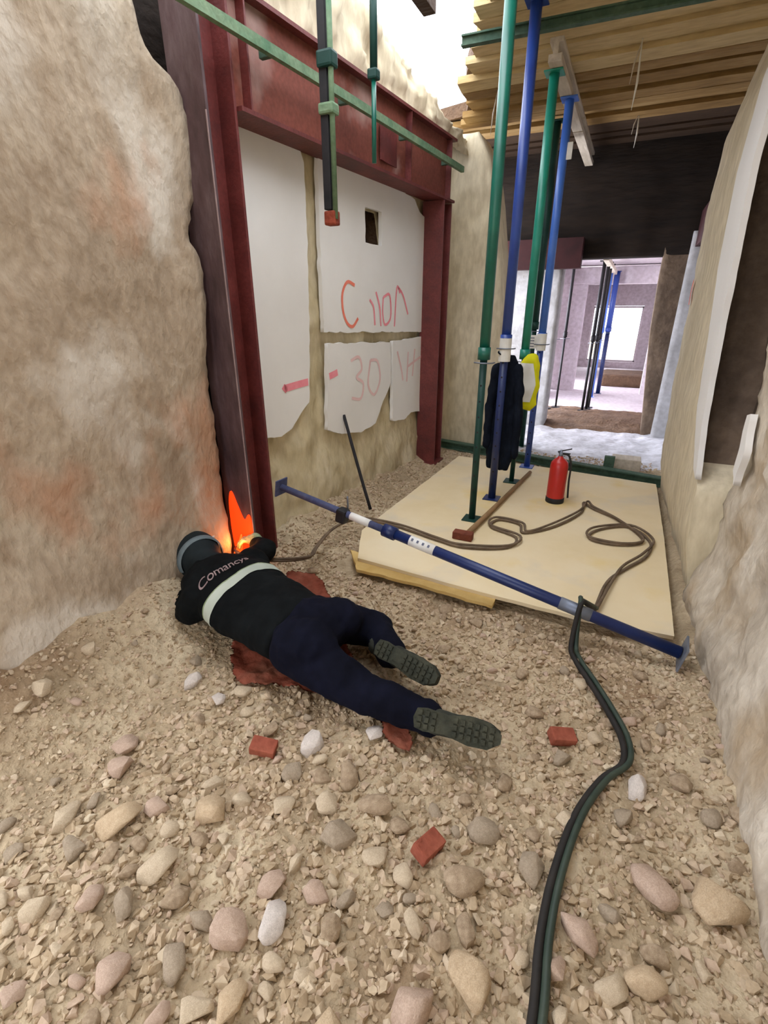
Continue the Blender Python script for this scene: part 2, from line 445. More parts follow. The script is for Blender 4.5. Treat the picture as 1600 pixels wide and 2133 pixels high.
paint('spray_mark', [[(3.70, 1.76), (3.60, 1.78), (3.53, 1.70), (3.53, 1.58), (3.58, 1.49), (3.66, 1.46), (3.74, 1.52)]], 0.025, M['orange_paint'])
paint('spray_mark', [[(3.92, 1.66), (3.98, 1.60), (4.0, 1.46)], [(4.02, 1.72), (4.08, 1.60), (4.10, 1.45)], [(4.14, 1.68), (4.25, 1.70), (4.27, 1.52), (4.17, 1.46), (4.13, 1.56), (4.14, 1.68)],
                     [(4.34, 1.44), (4.38, 1.76), (4.44, 1.72)], [(4.40, 1.77), (4.50, 1.70), (4.60, 1.54)]], 0.022, M['pink'])
paint('spray_mark', [[(2.80, 1.085), (2.95, 1.095), (3.06, 1.10)], [(3.32, 1.11), (3.38, 1.12), (3.43, 1.13)], [(2.79, 1.07), (2.82, 1.10)]], 0.05, M['pink'])
paint('spray_mark', [[(3.62, 1.20), (3.74, 1.22), (3.78, 1.12), (3.70, 1.06), (3.80, 1.0), (3.76, 0.88), (3.62, 0.90)], [(3.92, 1.18), (4.04, 1.16), (4.08, 1.0), (3.98, 0.88), (3.88, 0.98), (3.92, 1.18)],
                     [(4.40, 1.22), (4.48, 1.06), (4.52, 0.94)], [(4.62, 1.20), (4.60, 0.92)], [(4.76, 1.22), (4.72, 0.96)], [(4.60, 1.06), (4.92, 1.14)]], 0.025, M['pink_faint'])

# masonry left standing above the girder, with a ragged top where the daylight falls in
rough_wall('wall_left', M['beige'], lambda z: 2.45, lambda z: 5.75, lambda y, z: -2.08 + 0.085 * (y - 2.2) + 0.03 * fbm(y * 2.0, z * 3, 4), 3.0, 3.5,
           res=0.04, amp=0.05, fq=5, back=0.3, seed=12, ztop=lambda y: 3.50 - 0.36 * ss((y - 3.3) / 2.3) + 0.05 * fbm(y * 3, 0))
rough_wall('wall_left', M['shade_masonry'], lambda z: 2.45, lambda z: 5.3, lambda y, z: xin(y) - 0.10, 2.4, 3.05, amp=0.02, back=0.2, seed=14)  # shade of the recess behind the girder, painted as dark masonry
obox('unseen_wall_back', (-2.35, -2.2, 1.7), (1.5, 0.25, 3.7), M['beige'], kind='structure', bev=0)  # unseen back wall with doorway, added to limit light from behind
obox('unseen_wall_back', (0.55, -2.2, 1.7), (1.5, 0.25, 3.7), M['beige'], kind='structure', bev=0)
obox('unseen_wall_back', (-0.9, -2.21, 3.0), (1.6, 0.23, 1.1), M['beige'], kind='structure', bev=0)
obox('wall_left', (-2.45, -1.55, 1.7), (0.5, 1.4, 3.6), M['beige'], kind='structure', bev=0)  # unseen piece added to narrow the left opening and its light
# unseen roof added behind the camera to hold back light from there
obox('ceiling', (-0.75, -0.75, 3.52), (3.2, 4.2, 0.14), M['umber'], kind='structure', bev=0)

# transverse pier past the second column
def rough_face(name, m, x0, x1, y, z0, z1, depth, amp=0.015, fq=3, seed=0, res=0.05, x0f=None, x1f=None):
    """a wall face looking towards -Y, thick in +Y"""
    nx = max(2, int((x1 - x0) / res)); nz_ = max(2, int((z1 - z0) / res)); bm = bmesh.new(); g = []
    for j in range(nz_ + 1):
        z = z0 + (z1 - z0) * j / nz_
        a = x0f(z) if x0f else x0; b = x1f(z) if x1f else x1
        row = []
        for i in range(-1, nx + 2):
            x = a + (b - a) * min(max(i / nx, 0), 1)
            yy = y - amp * fbm(x * fq + seed, z * fq, seed)
            if i < 0 or i > nx: yy = y + depth
            row.append(bm.verts.new((x, yy, z)))
        g.append(row)
    for s_, e_ in ((0, 0), (-1, -1)):
        r = [bm.verts.new((v.co.x, y + depth, v.co.z)) for v in g[e_]]
        g = ([r] + g) if s_ == 0 else (g + [r])
    for a, b in zip(g, g[1:]):
        for i in range(len(a) - 1): bm.faces.new((a[i], a[i + 1], b[i + 1], b[i]))
    bmesh.ops.remove_doubles(bm, verts=bm.verts, dist=1e-5)
    return link(name, bm_me(bm), m, kind='structure', smooth=True)
rough_face('wall_left', M['beige'], -2.3, -1.25, 5.72, -0.2, 3.2, 0.45, amp=0.03, seed=2,
           x1f=interp([(-0.2, -1.17), (1.0, -1.24), (2.0, -1.36), (2.6, -1.46), (2.95, -1.54), (3.1, -1.62), (3.4, -1.8)]))

# ------------------------------------------------------------------ right wall
rx = lambda y: 0.62 - 0.028 * (y - 1.3) if y > 1.3 else 0.62
rough_wall('wall_right', M['right_wall'], lambda z: -1.2, interp([(-0.2, 2.95), (0.7, 2.93), (0.86, 2.85), (1.1, 2.9), (1.5, 3.07), (1.95, 3.21), (2.5, 3.23), (3.4, 3.23)]),
           lambda y, z: rx(y) + 0.06 * ss((z - 0.1) / 0.5) - 0.02, -0.2, 3.45, res=0.035, amp=0.035, fq=4, back=0.5, sgn=1, seed=20)
rough_wall('wall_right', M['brown_pier'], lambda z: 2.6, lambda z: 3.95, lambda y, z: 0.72, -0.2, 3.4, amp=0.02, back=0.3, sgn=1, seed=22)
pe = interp([(-0.2, 0.52), (0.0, 0.51), (0.28, 0.45), (1.0, 0.41), (1.7, 0.40), (2.3, 0.38), (2.75, 0.40), (3.0, 0.46), (3.4, 0.56)])
wr = rough_wall('wall_right', M['beige'], interp([(-0.2, 3.0), (0.65, 3.10), (0.75, 3.3), (1.4, 3.62), (1.8, 3.72), (3.4, 3.85)]), lambda z: 5.05,
                lambda y, z: pe(z) + 0.03 * (5.05 - y), -0.2, 3.4, res=0.04, amp=0.012, fq=3, back=0.5, sgn=1, seed=25)
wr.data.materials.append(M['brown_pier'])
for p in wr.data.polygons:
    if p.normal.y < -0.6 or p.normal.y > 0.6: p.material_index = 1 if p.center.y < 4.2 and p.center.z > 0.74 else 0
# white jamb strip and white sliver
def on_right(off): return lambda y, z, t: (pe(z) + 0.03 * (5.05 - y) + off + t, y, z)
slab('jamb_strip', [jag([(3.14, 0.70), (3.26, 0.73), (3.52, 1.05), (3.68, 1.40), (3.88, 1.82), (3.9, 2.42), (3.9, 3.3), (3.5, 3.3), (3.46, 2.4), (3.45, 2.0), (3.40, 1.55), (3.3, 1.15)], 0.01)], 0.03, M['white'], on_right(0.0), wr)
slab('plaster_patch', [jag([(2.74, 0.80), (2.82, 0.86), (2.86, 1.12), (2.80, 1.14), (2.72, 0.98)], 0.012)], 0.03, M['white'], lambda y, z, t: (0.585 + t, y, z), wr)
bm = bmesh.new(); stroke(bm, cr2([(4.95, 1.62), (4.97, 1.72), (4.93, 1.80)]), 0.05, lambda y, z: (pe(z) + 0.03 * (5.05 - y) - 0.016, y, z))
link('spray_mark', bm_me(bm), M['orange_paint'], wr, label='small orange sprayed dab on the beige plaster')

# recess on the right beyond the pier
rough_wall('wall_right', M['grey_plaster'], lambda z: 5.05, lambda z: 7.35, lambda y, z: 0.8, -0.2, 3.4, amp=0.015, back=0.3, sgn=1, seed=31)

# ------------------------------------------------------------------ cross wall with the passage, and the far rooms
rough_face('wall_far', M['grey_plaster'], -3.0, -0.92, 7.3, -0.2, 2.2, 0.3, seed=5)
rough_face('wall_far', M['grey_plaster'], 0.46, 1.0, 7.22, -0.2, 2.4, 0.1, seed=9)
rough_face('wall_far', M['brown_pier'], 0.30, 1.0, 7.3, -0.2, 2.25, 0.3, seed=6, x0f=interp([(-0.2, 0.36), (0.3, 0.32), (1.3, 0.22), (1.9, 0.20), (3.4, 0.2)]))
rough_face('wall_far', M['shade_masonry'], -3.0, 1.0, 7.29, 2.17, 3.4, 0.3, seed=7)  # upper wall painted near black for being unlit
obox('ceiling', (-0.8, 11.8, 2.40), (5.0, 8.6, 0.12), M['far_wall'], kind='structure', bev=0)
rough_wall('wall_right', M['far_wall'], lambda z: 7.6, lambda z: 16.0, lambda y, z: 0.62, -0.1, 2.36, res=0.15, amp=0.02, back=0.3, sgn=1, seed=41)
for (a, b) in ((9.6, 11.0), (12.6, 16.0)):
    rough_wall('wall_left', M['far_wall'], lambda z, a=a: a, lambda z, b=b: b, lambda y, z: -1.45, -0.1, 2.36, res=0.15, amp=0.02, back=0.3, seed=43 + a)
# second doorway frame deeper in
obox('trim_1', (-1.15, 11.2, 1.05), (0.5, 0.25, 2.4), M['far_wall'], kind='structure', bev=0.02)
obox('trim_2', (0.5, 11.2, 1.05), (0.3, 0.25, 2.4), M['far_wall'], kind='structure', bev=0.02)
obox('trim_3', (-0.4, 11.19, 2.16), (2.4, 0.29, 0.30), M['far_wall'], kind='structure', bev=0.02)
# end wall with a glaring window opening
for c, s in (((-1.6, 16.1, 1.05), (1.1, 0.25, 2.4)), ((0.65, 16.1, 1.05), (0.86, 0.25, 2.4)), ((-0.4, 16.08, 1.98), (3.4, 0.27, 0.68)), ((-0.4, 16.09, 0.02), (3.4, 0.29, 0.3))):
    obox('wall_end', c, s, M['far_wall'], kind='structure', bev=0.01)
wf = empty('window_1', None, None, (-0.42, 16.05, 0.9), kind='structure')
bm = bmesh.new()
for c, s in (((0, 0, 0.71), (1.3, 0.06, 0.05)), ((0, 0, -0.71), (1.3, 0.06, 0.05)), ((0.63, 0, 0), (0.05, 0.06, 1.45)), ((-0.63, 0, 0), (0.05, 0.06, 1.45))): box(bm, c, s)
link('window_frame', bm_me(bm), M['far_wall'], wf)
obox('heap', (0.0, 12.6, 0.12), (0.9, 1.2, 0.26), M['umber'], bev=0.08, label='low brown heap on the floor of the far room', cat='debris')

# ------------------------------------------------------------------ ceiling boards, each one a piece
ceil = empty('ceiling', None, None, (0, 0, 0), kind='structure')
hx = interp([(2.0, -0.4), (3.0, -0.62), (3.4, -0.98), (3.77, -1.10), (4.1, -1.22), (4.53, -1.38), (4.8, -1.55), (5.09, -1.68), (5.5, -1.76), (6.0, -1.95), (6.1, -2.3), (8, -2.3)])
y = 2.05; i = 0
while y < 7.35:
    wd = random.choice([0.16, 0.18, 0.2, 0.22]); x0 = hx(y + wd / 2) + random.uniform(-0.06, 0.06); x1 = 0.95
    zz = 3.33 + random.choice([0, 0, 0.02, 0.035, 0.06])
    bm = bmesh.new(); n = 14
    nv = []
    for k in range(n + 1):
        x = x0 + (x1 - x0) * k / n
        e = 0.006 * fbm(x * 4, y * 3)
        rr = 0.03 * fbm(y * 20, 0, k) if k == 0 else 0
        nv.append([bm.verts.new((x + rr, y + 0.006 + e, zz + e)), bm.verts.new((x - rr, y + wd - 0.006 + e, zz + e)),
                   bm.verts.new((x - rr, y + wd - 0.006 + e, zz + 0.05)), bm.verts.new((x + rr, y + 0.006 + e, zz + 0.05))])
    for a, b in zip(nv, nv[1:]):
        for k in range(4): bm.faces.new((a[k], a[(k + 1) % 4], b[(k + 1) % 4], b[k]))
    bm.faces.new(nv[0]); bm.faces.new(nv[-1])
    mm = M['plank_lit'] if y < 5.0 else (M['plank'] if y < 6.3 else M['plank_dark'])  # daylight fading away from the hole, painted into the board tones
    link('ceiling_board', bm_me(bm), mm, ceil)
    y += wd; i += 1
# layer above the boards keeps the joints dark; same outline with the ragged hole
bm = bmesh.new(); ys = [2.0 + k * 0.1 for k in range(55)]
L0 = [bm.verts.new((hx(t) + 0.04, t, 3.43)) for t in ys]; R0 = [bm.verts.new((1.2, t, 3.43)) for t in ys]
for k in range(len(ys) - 1): bm.faces.new((L0[k], L0[k + 1], R0[k + 1], R0[k]))
r = bmesh.ops.extrude_face_region(bm, geom=bm.faces[:])
for v in r['geom']:
    if isinstance(v, bmesh.types.BMVert): v.co.z += 0.12
link('screed', bm_me(bm), M['umber'], ceil)

# ------------------------------------------------------------------ steel frame
def ibeam_profile(w_, h_, tf, tw):
    a, b, c = w_ / 2, h_ / 2, tw / 2
    return [(-a, -b), (a, -b), (a, -b + tf), (c, -b + tf), (c, b - tf), (a, b - tf), (a, b), (-a, b), (-a, b - tf), (-c, b - tf), (-c, -b + tf), (-a, -b + tf)]
def prism(bm, prof, f0, f1):
    A = [bm.verts.new(f0(*p)) for p in prof]; B = [bm.verts.new(f1(*p)) for p in prof]
    n = len(prof)
    for k in range(n): bm.faces.new((A[k], A[(k + 1) % n], B[(k + 1) % n], B[k]))
    bm.faces.new(A); bm.faces.new(list(reversed(B)))
def steel_column(label, x, y, z1, near_mat, wid=0.21, dep=0.22, glow=False):
    t = empty('steel_column', label, 'column', (x, y, 0), kind='thing')
    tf, tw = 0.018, 0.012
    obox('flange', (0, -dep / 2 + tf / 2, z1 / 2), (wid, tf, z1), near_mat, t, bev=0.003, label='front flange smeared with old mortar' if glow else None)
    obox('flange', (0, dep / 2 - tf / 2, z1 / 2), (wid, tf, z1), M['primer'], t, bev=0.003)
    obox('web', (0, 0, z1 / 2), (tw, dep - 2 * tf, z1), M['primer'], t, bev=0)
    return t
cl = steel_column('tall dark red steel column beside the near wall, cut at its foot by the torch', -2.06, 2.30, 3.02, M['primer_dark'], glow=True)
cr = steel_column('dark red steel column at the far end of the white plastered opening', -1.825, 5.01, 2.5, M['primer'])
for c_ in (cl, cr): obox('base_plate', (0, 0, 0.012), (0.26, 0.27, 0.02), M['primer'], c_, bev=0.003)
# light caught along the near flange edge, painted as a pale strip
obox('lit_edge', (0.1035, -0.1115, 1.3), (0.006, 0.004, 2.3), M['print'], cl, bev=0, label='lit edge of the front flange')
gd = empty('steel_girder', 'brick red steel girder spanning over the white plastered opening', 'beam', (0, 0, 0), kind='thing')
def gx(y): return -2.04 + 0.085 * (y - 2.3)
def along(y0, y1, pr, m, nm, lab=None):
    bm = bmesh.new()
    prism(bm, pr, lambda a, b: (gx(y0) + a, y0, b), lambda a, b: (gx(y1) + a, y1, b))
    return link(nm, bm_me(bm), m, gd, label=lab)
R_ = lambda a0, a1, b0, b1: [(a0, b0), (a1, b0), (a1, b1), (a0, b1)]
along(2.42, 5.13, R_(-0.10, 0.10, 2.505, 2.525), M['primer'], 'flange')
along(2.42, 5.13, R_(-0.10, 0.10, 2.98, 3.0), M['primer'], 'flange')
along(2.42, 5.13, R_(0.03, 0.045, 2.525, 2.98), M['primer_web'], 'web', 'brick red web with pale mortar smears')
for yy in (2.5, 4.25, 5.03):
    obox('stiffener', (gx(yy) + 0.07, yy, 2.752), (0.05, 0.012, 0.45), M['primer'], gd, bev=0)
obox('splice_plate', (gx(3.98) + 0.05, 3.98, 2.70), (0.012, 0.3, 0.22), M['primer'], gd, bev=0.002, label='darker splice plate')
# pale green rail along the girder
t = empty('green_rail', 'pale green steel rail running along the front of the red girder', 'rail', (0, 0, 0))
bm = bmesh.new()
prism(bm, R_(-0.015, 0.015, -0.023, 0.023), lambda a, b: (-1.91 + a, 1.75, 2.78 + b), lambda a, b: (-1.66 + a, 5.2, 2.78 + b))
link('bar', bm_me(bm), M['rail_green'], t)
for yy in (2.6, 3.3, 4.1, 4.9): obox('bracket', (-1.905 + 0.0725 * (yy - 1.75) - 0.04, yy, 2.78), (0.09, 0.03, 0.04), M['green_mid'], t)

# ------------------------------------------------------------------ hanging posts in front of the opening
t = empty('hanging_post', 'thick black and green post hanging from the ceiling before the white panel', 'post', (-1.6, 2.7, 2.02))
obox('channel', (-0.012, 0, 0.75), (0.045, 0.05, 1.35), M['black_steel'], t)
tube('tube', [(0.028, -0.01, 0.03), (0.028, -0.01, 1.43)], 0.014, M['rail_green'], t)
obox('foot', (0, 0, 0.035), (0.07, 0.06, 0.07), M['rust'], t, label='rust red foot plate', bev=0.01)
obox('clamp', (0.005, -0.005, 0.72), (0.09, 0.07, 0.07), M['green_dark'], t, bev=0.012)
obox('clamp', (0.005, -0.005, 0.52), (0.09, 0.07, 0.05), M['rail_green'], t, bev=0.012)
t = empty('hanging_post', 'thin dark green tube hanging beside the thick black post', 'post', (-1.6, 3.23, 2.42))
tube('tube', [(0, 0, 0), (0, 0, 0.45)], 0.014, M['green'], t); tube('sleeve', [(0, 0, 0.42), (0, 0, 1.0)], 0.022, M['green_dark'], t)
obox('clamp', (0, 0, 0.43), (0.06, 0.06, 0.05), M['green_dark'], t, bev=0.01)

# hangers' support: trimmer across the hole that carries them
t = empty('trimmer_beam', 'dark timber trimmer over the daylight hole carrying the hanging posts', 'beam', (-1.6, 0, 3.45), kind='thing')
obox('beam', (0, 3.0, 0.04), (0.09, 2.2, 0.10), M['plank_dark'], t)

# ------------------------------------------------------------------ beams under the ceiling
t = empty('green_crossbeam', 'green steel beam crossing the corridor just under the ceiling boards', 'beam', (0, 4.1, 3.2), kind='thing')
bm = bmesh.new(); prism(bm, ibeam_profile(0.05, 0.06, 0.01, 0.01), lambda a, b: (-1.35, a - 0.03, b + 0.05), lambda a, b: (0.62, a + 0.06, b + 0.05))
link('beam', bm_me(bm), M['green_mid'], t)
t = empty('timber_joist', 'whitish timber joist under the ceiling on top of the light blue and turquoise props', 'beam', (-0.77, 0, 3.14), kind='thing')
for k, (ya, yb) in enumerate(((4.32, 5.9), (5.93, 7.25))):
    bm = bmesh.new(); box(bm, (0.0, (ya + yb) / 2, 0.02), (0.09, yb - ya, 0.045), bev=0.004); link('flange', bm_me(bm), M['timber'], t)
    bm = bmesh.new(); box(bm, (0.0, (ya + yb) / 2, 0.07), (0.035, yb - ya, 0.07), bev=0.002); link('web', bm_me(bm), M['timber'], t)
    bm = bmesh.new(); box(bm, (0.0, (ya + yb) / 2, 0.115), (0.09, yb - ya, 0.03), bev=0.004); link('flange', bm_me(bm), M['timber'], t)

# ------------------------------------------------------------------ props
def prop(label, x, y, z0, z1, zs, m_up, m_lo, r_up=0.034, r_lo=0.026, group=None, name='steel_prop', plate=0.13, collar=True, tilt=(0, 0)):
    t = empty(name, label, 'prop', (x, y, z0), group)
    h = z1 - z0; zs -= z0
    tube('upper_tube', [(tilt[0] * zs / h, tilt[1] * zs / h, zs), (tilt[0], tilt[1], h - 0.01)], r_up, m_up, t, seg=20)
    tube('lower_tube', [(0, 0, 0.006), (tilt[0] * zs / h, tilt[1] * zs / h, zs + 0.02)], r_lo, m_lo, t, seg=20)
    obox('base_plate', (0, 0, 0.004), (plate, plate, 0.008), m_lo, t, bev=0.001)
    obox('top_plate', (tilt[0], tilt[1], h - 0.005), (plate, plate, 0.01), m_up, t, bev=0.001)
    if collar:
        tube('collar', [(tilt[0] * zs / h, 0, zs - 0.03), (tilt[0] * zs / h, 0, zs + 0.05)], r_up + 0.008, m_up, t, seg=20)
        bm = bmesh.new(); sweep(bm, smooth_path([(-0.06, -0.02, zs - 0.05), (0, -0.05, zs - 0.05), (0.06, -0.02, zs - 0.05), (0.07, 0.03, zs - 0.05)], 4), 0.005, seg=6)
        link('pin', bm_me(bm), M['galv'], t, smooth=True)
        bm = bmesh.new()
        k = 0.14
        while k < zs - 0.1:
            sweep(bm, [(0, -r_lo - 0.0006, k), (0, -r_lo + 0.002, k)], 0.007, seg=8); k += 0.11
        link('pin_holes', bm_me(bm), M['black_steel'], t)['kind'] = 'stuff'
    return t
FZ = 0.078
ply_top = 0.077
p1 = prop('dark green steel prop standing nearest on the plywood', -0.88, 3.45, FZ, 3.325, 1.30, M['green'], M['green_dark'], 0.035, 0.025)
p2 = prop('blue steel prop with the dark jacket hanging behind it', -0.85, 3.96, FZ, 3.325, 1.36, M['blue'], M['navy_tube'], 0.036, 0.031)
p3 = prop('turquoise green steel prop with the yellow vest hanging on it', -0.79, 4.48, FZ, 3.135, 1.22, M['green_light'], M['green_dark'], 0.035, 0.022)
p4 = prop('light blue steel prop farthest back on the plywood edge', -0.745, 5.02, FZ, 3.135, 1.33, M['blue_light'], M['blue'], 0.035, 0.030)
def wrap(parent, z, h, r, flag=None):
    bm = bmesh.new(); sweep(bm, [(0, 0, z - h / 2), (0, 0, z), (0, 0, z + h / 2)], r, seg=20)
    if flag: box(bm, (flag, 0, z), (abs(flag) * 2 - 0.02, 0.004, h * 0.8))
    return link('paper_label', bm_me(bm), M['label'], parent, label='white paper label', smooth=False)
wrap(p2, 1.30 - FZ, 0.17, 0.045); wrap(p4, 1.30 - FZ, 0.15, 0.045, -0.06)
obox('paper_label', (0.045, -0.02, 2.78 - FZ), (0.05, 0.004, 0.12), M['label'], p4, label='white paper label')
bm = bmesh.new()
for k in range(4): box(bm, (-0.085, -0.004, 1.26 - FZ + k * 0.025), (0.04, 0.002, 0.008))
link('print', bm_me(bm), M['ink'], p4)

gp = 'dark props grouped in the far passage'
prop('dark green prop standing behind the turquoise one near the pier', -1.0, 6.1, 0.0, 3.30, 1.4, M['green_dark'], M['green_dark'], 0.04, 0.03)
prop('slim backlit prop left of a thin pair in the passage mouth', -1.04, 8.35, 0.09, 2.22, 1.2, M['black_steel'], M['black_steel'], 0.022, 0.016)  # passage props stand against the light, so painted black
prop('slim backlit prop right of a thin pair in the passage mouth', -0.92, 8.55, 0.08, 2.22, 1.2, M['black_steel'], M['black_steel'], 0.022, 0.016)
prop('foremost of the dense backlit props in the middle of the passage', -0.50, 8.45, 0.08, 2.22, 1.15, M['black_steel'], M['black_steel'], 0.026, 0.02)
prop('second of the dense backlit props in the middle of the passage', -0.46, 8.75, 0.05, 2.22, 1.15, M['black_steel'], M['black_steel'], 0.026, 0.02)
prop('hindmost of the dense backlit props in the middle of the passage', -0.45, 9.2, 0.0, 2.22, 1.15, M['black_steel'], M['black_steel'], 0.026, 0.02)
prop('pale blue prop in front of the far window', -0.50, 10.4, 0.0, 2.22, 1.2, M['blue_light'], M['blue_light'], 0.05, 0.04)
prop('navy blue prop in front of the far window', -0.40, 10.9, 0.0, 2.22, 1.2, M['blue'], M['navy_tube'], 0.05, 0.04)
obox('timber_joist', (-0.44, 9.7, 2.19), (0.07, 4.2, 0.06), M['timber'], label='pale timber joist over the props of the far passage', cat='beam', kind='thing')
t = empty('leaning_rod', 'thin dark rod leaning in the passage mouth', 'rod', (-1.0, 7.9, 0.1))
tube('rod', [(0, 0, 0), (-0.12, 0, 1.3)], 0.014, M['brown_pier'], t); tube('tip', [(-0.12, 0, 1.3), (-0.122, 0, 1.33)], 0.018, M['rust'], t)

# green steel along the floor at the threshold
t = empty('green_floor_beam', 'weathered green steel beam lying across the floor behind the plywood', 'beam', (0, 0, 0), kind='thing')
bm = bmesh.new(); prism(bm, ibeam_profile(0.09, 0.09, 0.012, 0.012), lambda a, b: (-1.95, 5.66 + a, 0.05 + b), lambda a, b: (0.52, 5.16 + a, 0.05 + b))
link('beam', bm_me(bm), M['green_mid'], t)
obox('upright_stub', (0.02, 5.38, 0.13), (0.10, 0.05, 0.12), M['green_mid'], t)
obox('crate', (0.18, 5.6, 0.07), (0.28, 0.2, 0.14), M['timber'], bev=0.01, label='small pale wooden block behind the green floor beam', cat='block', kind='thing')

# red lintel beams beyond
t = empty('red_lintel', 'dark red steel lintel over the grey wall left of the passage', 'beam', (-1.8, 7.2, 2.22), kind='thing')
obox('beam', (0, 0, 0), (2.2, 0.16, 0.34), M['lintel'], t)
t = empty('red_lintel', 'dark red steel lintel over the recess in the wall on the right', 'beam', (0.6, 6.15, 2.42), kind='thing')
obox('beam', (0, 0, 0), (0.2, 2.2, 0.36), M['lintel'], t)

# ------------------------------------------------------------------ plywood
ply = empty('plywood_sheet', 'large pale yellow plywood platform lying on the rubble', 'board', (0, 0, 0))
lp = jag([(-1.38, 2.50), (-0.96, 2.47), (-0.54, 2.44), (0.0, 2.42), (0.45, 2.45), (0.46, 3.7), (0.45, 4.98), (-0.5, 5.08), (-1.50, 5.10), (-1.53, 4.0), (-1.56, 2.9)], a=0.006, step=0.1)
slab('board', [lp], 0.022, M['ply'], lambda a, b, c: (a, b, 0.066 + c), ply)
slab('edge_strip', [jag([(-1.50, 2.62), (-1.33, 2.40), (-0.9, 2.40), (-0.45, 2.36), (-0.45, 2.46), (-0.9, 2.55)], 0.01)], 0.02, M['ply_edge'], lambda a, b, c: (a, b, 0.045 + c), ply, label='yellower board showing under the near edge')
for x, y in ((-1.3, 2.7), (0.3, 2.6), (-0.5, 2.6), (-1.3, 4.8), (0.3, 4.8), (-0.5, 3.8)):
    obox('bearer', (x, y, 0.025), (0.12, 0.12, 0.06), M['timber'], ply)

# ------------------------------------------------------------------ lying blue prop
A = Vector((-1.93, 2.47, 0.50)); B = Vector((0.47, 2.28, 0.10))
dr = (B - A).normalized(); Ln = (B - A).length
t = empty('lying_prop', 'long dark blue prop lying slantwise across the corridor in front of the plywood', 'prop', A)
t.rotation_mode = 'QUATERNION'; t.rotation_quaternion = dr.to_track_quat('X', 'Z')
tube('inner_tube', [(0.0, 0, 0), (0.85, 0, 0)], 0.022, M['dusty_blue'], t, seg=20)
tube('outer_tube', [(0.80, 0, 0), (Ln - 0.01, 0, 0)], 0.030, M['navy_tube'], t, seg=20)
tube('collar', [(0.80, 0, 0), (0.88, 0, 0)], 0.040, M['navy_tube'], t, seg=20)
tube('worn_collar', [(1.86, 0, 0), (2.02, 0, 0)], 0.033, M['galv'], t, seg=20)
obox('end_plate', (Ln, 0, 0), (0.01, 0.13, 0.13), M['galv'], t, bev=0.002, label='grey zinc end plate')
obox('end_plate', (0, 0, 0), (0.01, 0.11, 0.11), M['dusty_blue'], t, bev=0.002)
tube('paper_label', [(0.56, 0, 0), (0.70, 0, 0)], 0.0245, M['label'], t, seg=20, label='white paper label')
tube('paper_label', [(0.98, 0, 0), (1.14, 0, 0)], 0.0312, M['label'], t, seg=20, label='white paper label with grey print')
bm = bmesh.new()
for k in range(4): box(bm, (1.0 + k * 0.035, -0.022, 0.0235), (0.012, 0.016, 0.003), rot=Matrix.Rotation(math.radians(45), 3, 'X'))
link('print', bm_me(bm), M['ink'], t)
bm = bmesh.new(); sweep(bm, smooth_path([(0.5, -0.02, -0.06), (0.5, 0.05, 0.0), (0.5, 0.03, 0.10)], 4), 0.006, seg=8); link('pin', bm_me(bm), M['galv'], t, smooth=True)
obox('nut', (0.5, 0, -0.02), (0.07, 0.07, 0.09), M['black_steel'], t, bev=0.015)

# ------------------------------------------------------------------ crowbar against the infill
tube('crowbar', smooth_path([(-1.70, 3.32, 0.06), (-1.85, 3.40, 0.38), (-2.03, 3.50, 0.78)], 3), 0.013, M['black_steel'],
     label='thin dark iron bar leaning against the wall under the white panels', cat='crowbar')

# ------------------------------------------------------------------ fire extinguisher
t = empty('fire_extinguisher', 'red fire extinguisher standing on the plywood', 'extinguisher', (-0.35, 4.12, ply_top))
t.scale = (0.85, 0.85, 1.0)
def lathe(prof, seg=28):
    bm = bmesh.new(); rings = []
    for r, z in prof: rings.append([bm.verts.new((r * math.cos(2 * PI * k / seg), r * math.sin(2 * PI * k / seg), z)) for k in range(seg)])
    for a, b in zip(rings, rings[1:]):
        for k in range(seg): bm.faces.new((a[k], a[(k + 1) % seg], b[(k + 1) % seg], b[k]))
    bm.faces.new(list(reversed(rings[0]))); bm.faces.new(rings[-1])
    return bm_me(bm)
link('cylinder', lathe([(0.083, 0.035), (0.085, 0.05), (0.085, 0.31), (0.078, 0.345), (0.055, 0.37), (0.028, 0.385), (0.022, 0.40)]), M['red_paint'], t, smooth=True)
link('base_ring', lathe([(0.086, 0.0), (0.089, 0.004), (0.089, 0.04), (0.084, 0.045)]), M['black_steel'], t, smooth=True)
link('valve', lathe([(0.02, 0.395), (0.02, 0.425), (0.012, 0.43), (0.012, 0.45)]), M['galv'], t, smooth=True)
bm = bmesh.new(); box(bm, (0.03, 0, 0.45), (0.13, 0.018, 0.008), rot=Matrix.Rotation(math.radians(-16), 3, 'Y'), bev=0.002); link('handle', bm_me(bm), M['black_steel'], t)
bm = bmesh.new(); box(bm, (0.03, 0, 0.425), (0.11, 0.018, 0.008), bev=0.002); link('handle', bm_me(bm), M['black_steel'], t)
bm = bmesh.new(); sweep(bm, smooth_path([(0.02, 0, 0.42), (0.075, -0.01, 0.41), (0.105, -0.02, 0.33), (0.108, -0.03, 0.2), (0.12, -0.04, 0.06)], 6), 0.009, seg=10); link('hose', bm_me(bm), M['rubber'], t, smooth=True)

# ------------------------------------------------------------------ broom-like pole with a red-brown head
A = Vector((-0.82, 3.10, ply_top + 0.03)); B = Vector((-0.67, 4.78, ply_top + 0.02))
t = empty('long_handled_tool', 'long wooden handled tool with reddish brown iron head lying on the plywood', 'tool', (0, 0, 0))
tube('handle', [A, (A + B) / 2 + Vector((0.004, 0, 0)), B], [0.02, 0.018, 0.017], M['wood'], t)
obox('head', A + Vector((-0.02, -0.02, -0.002)), (0.14, 0.07, 0.055), M['brick_red'], t, bev=0.008)

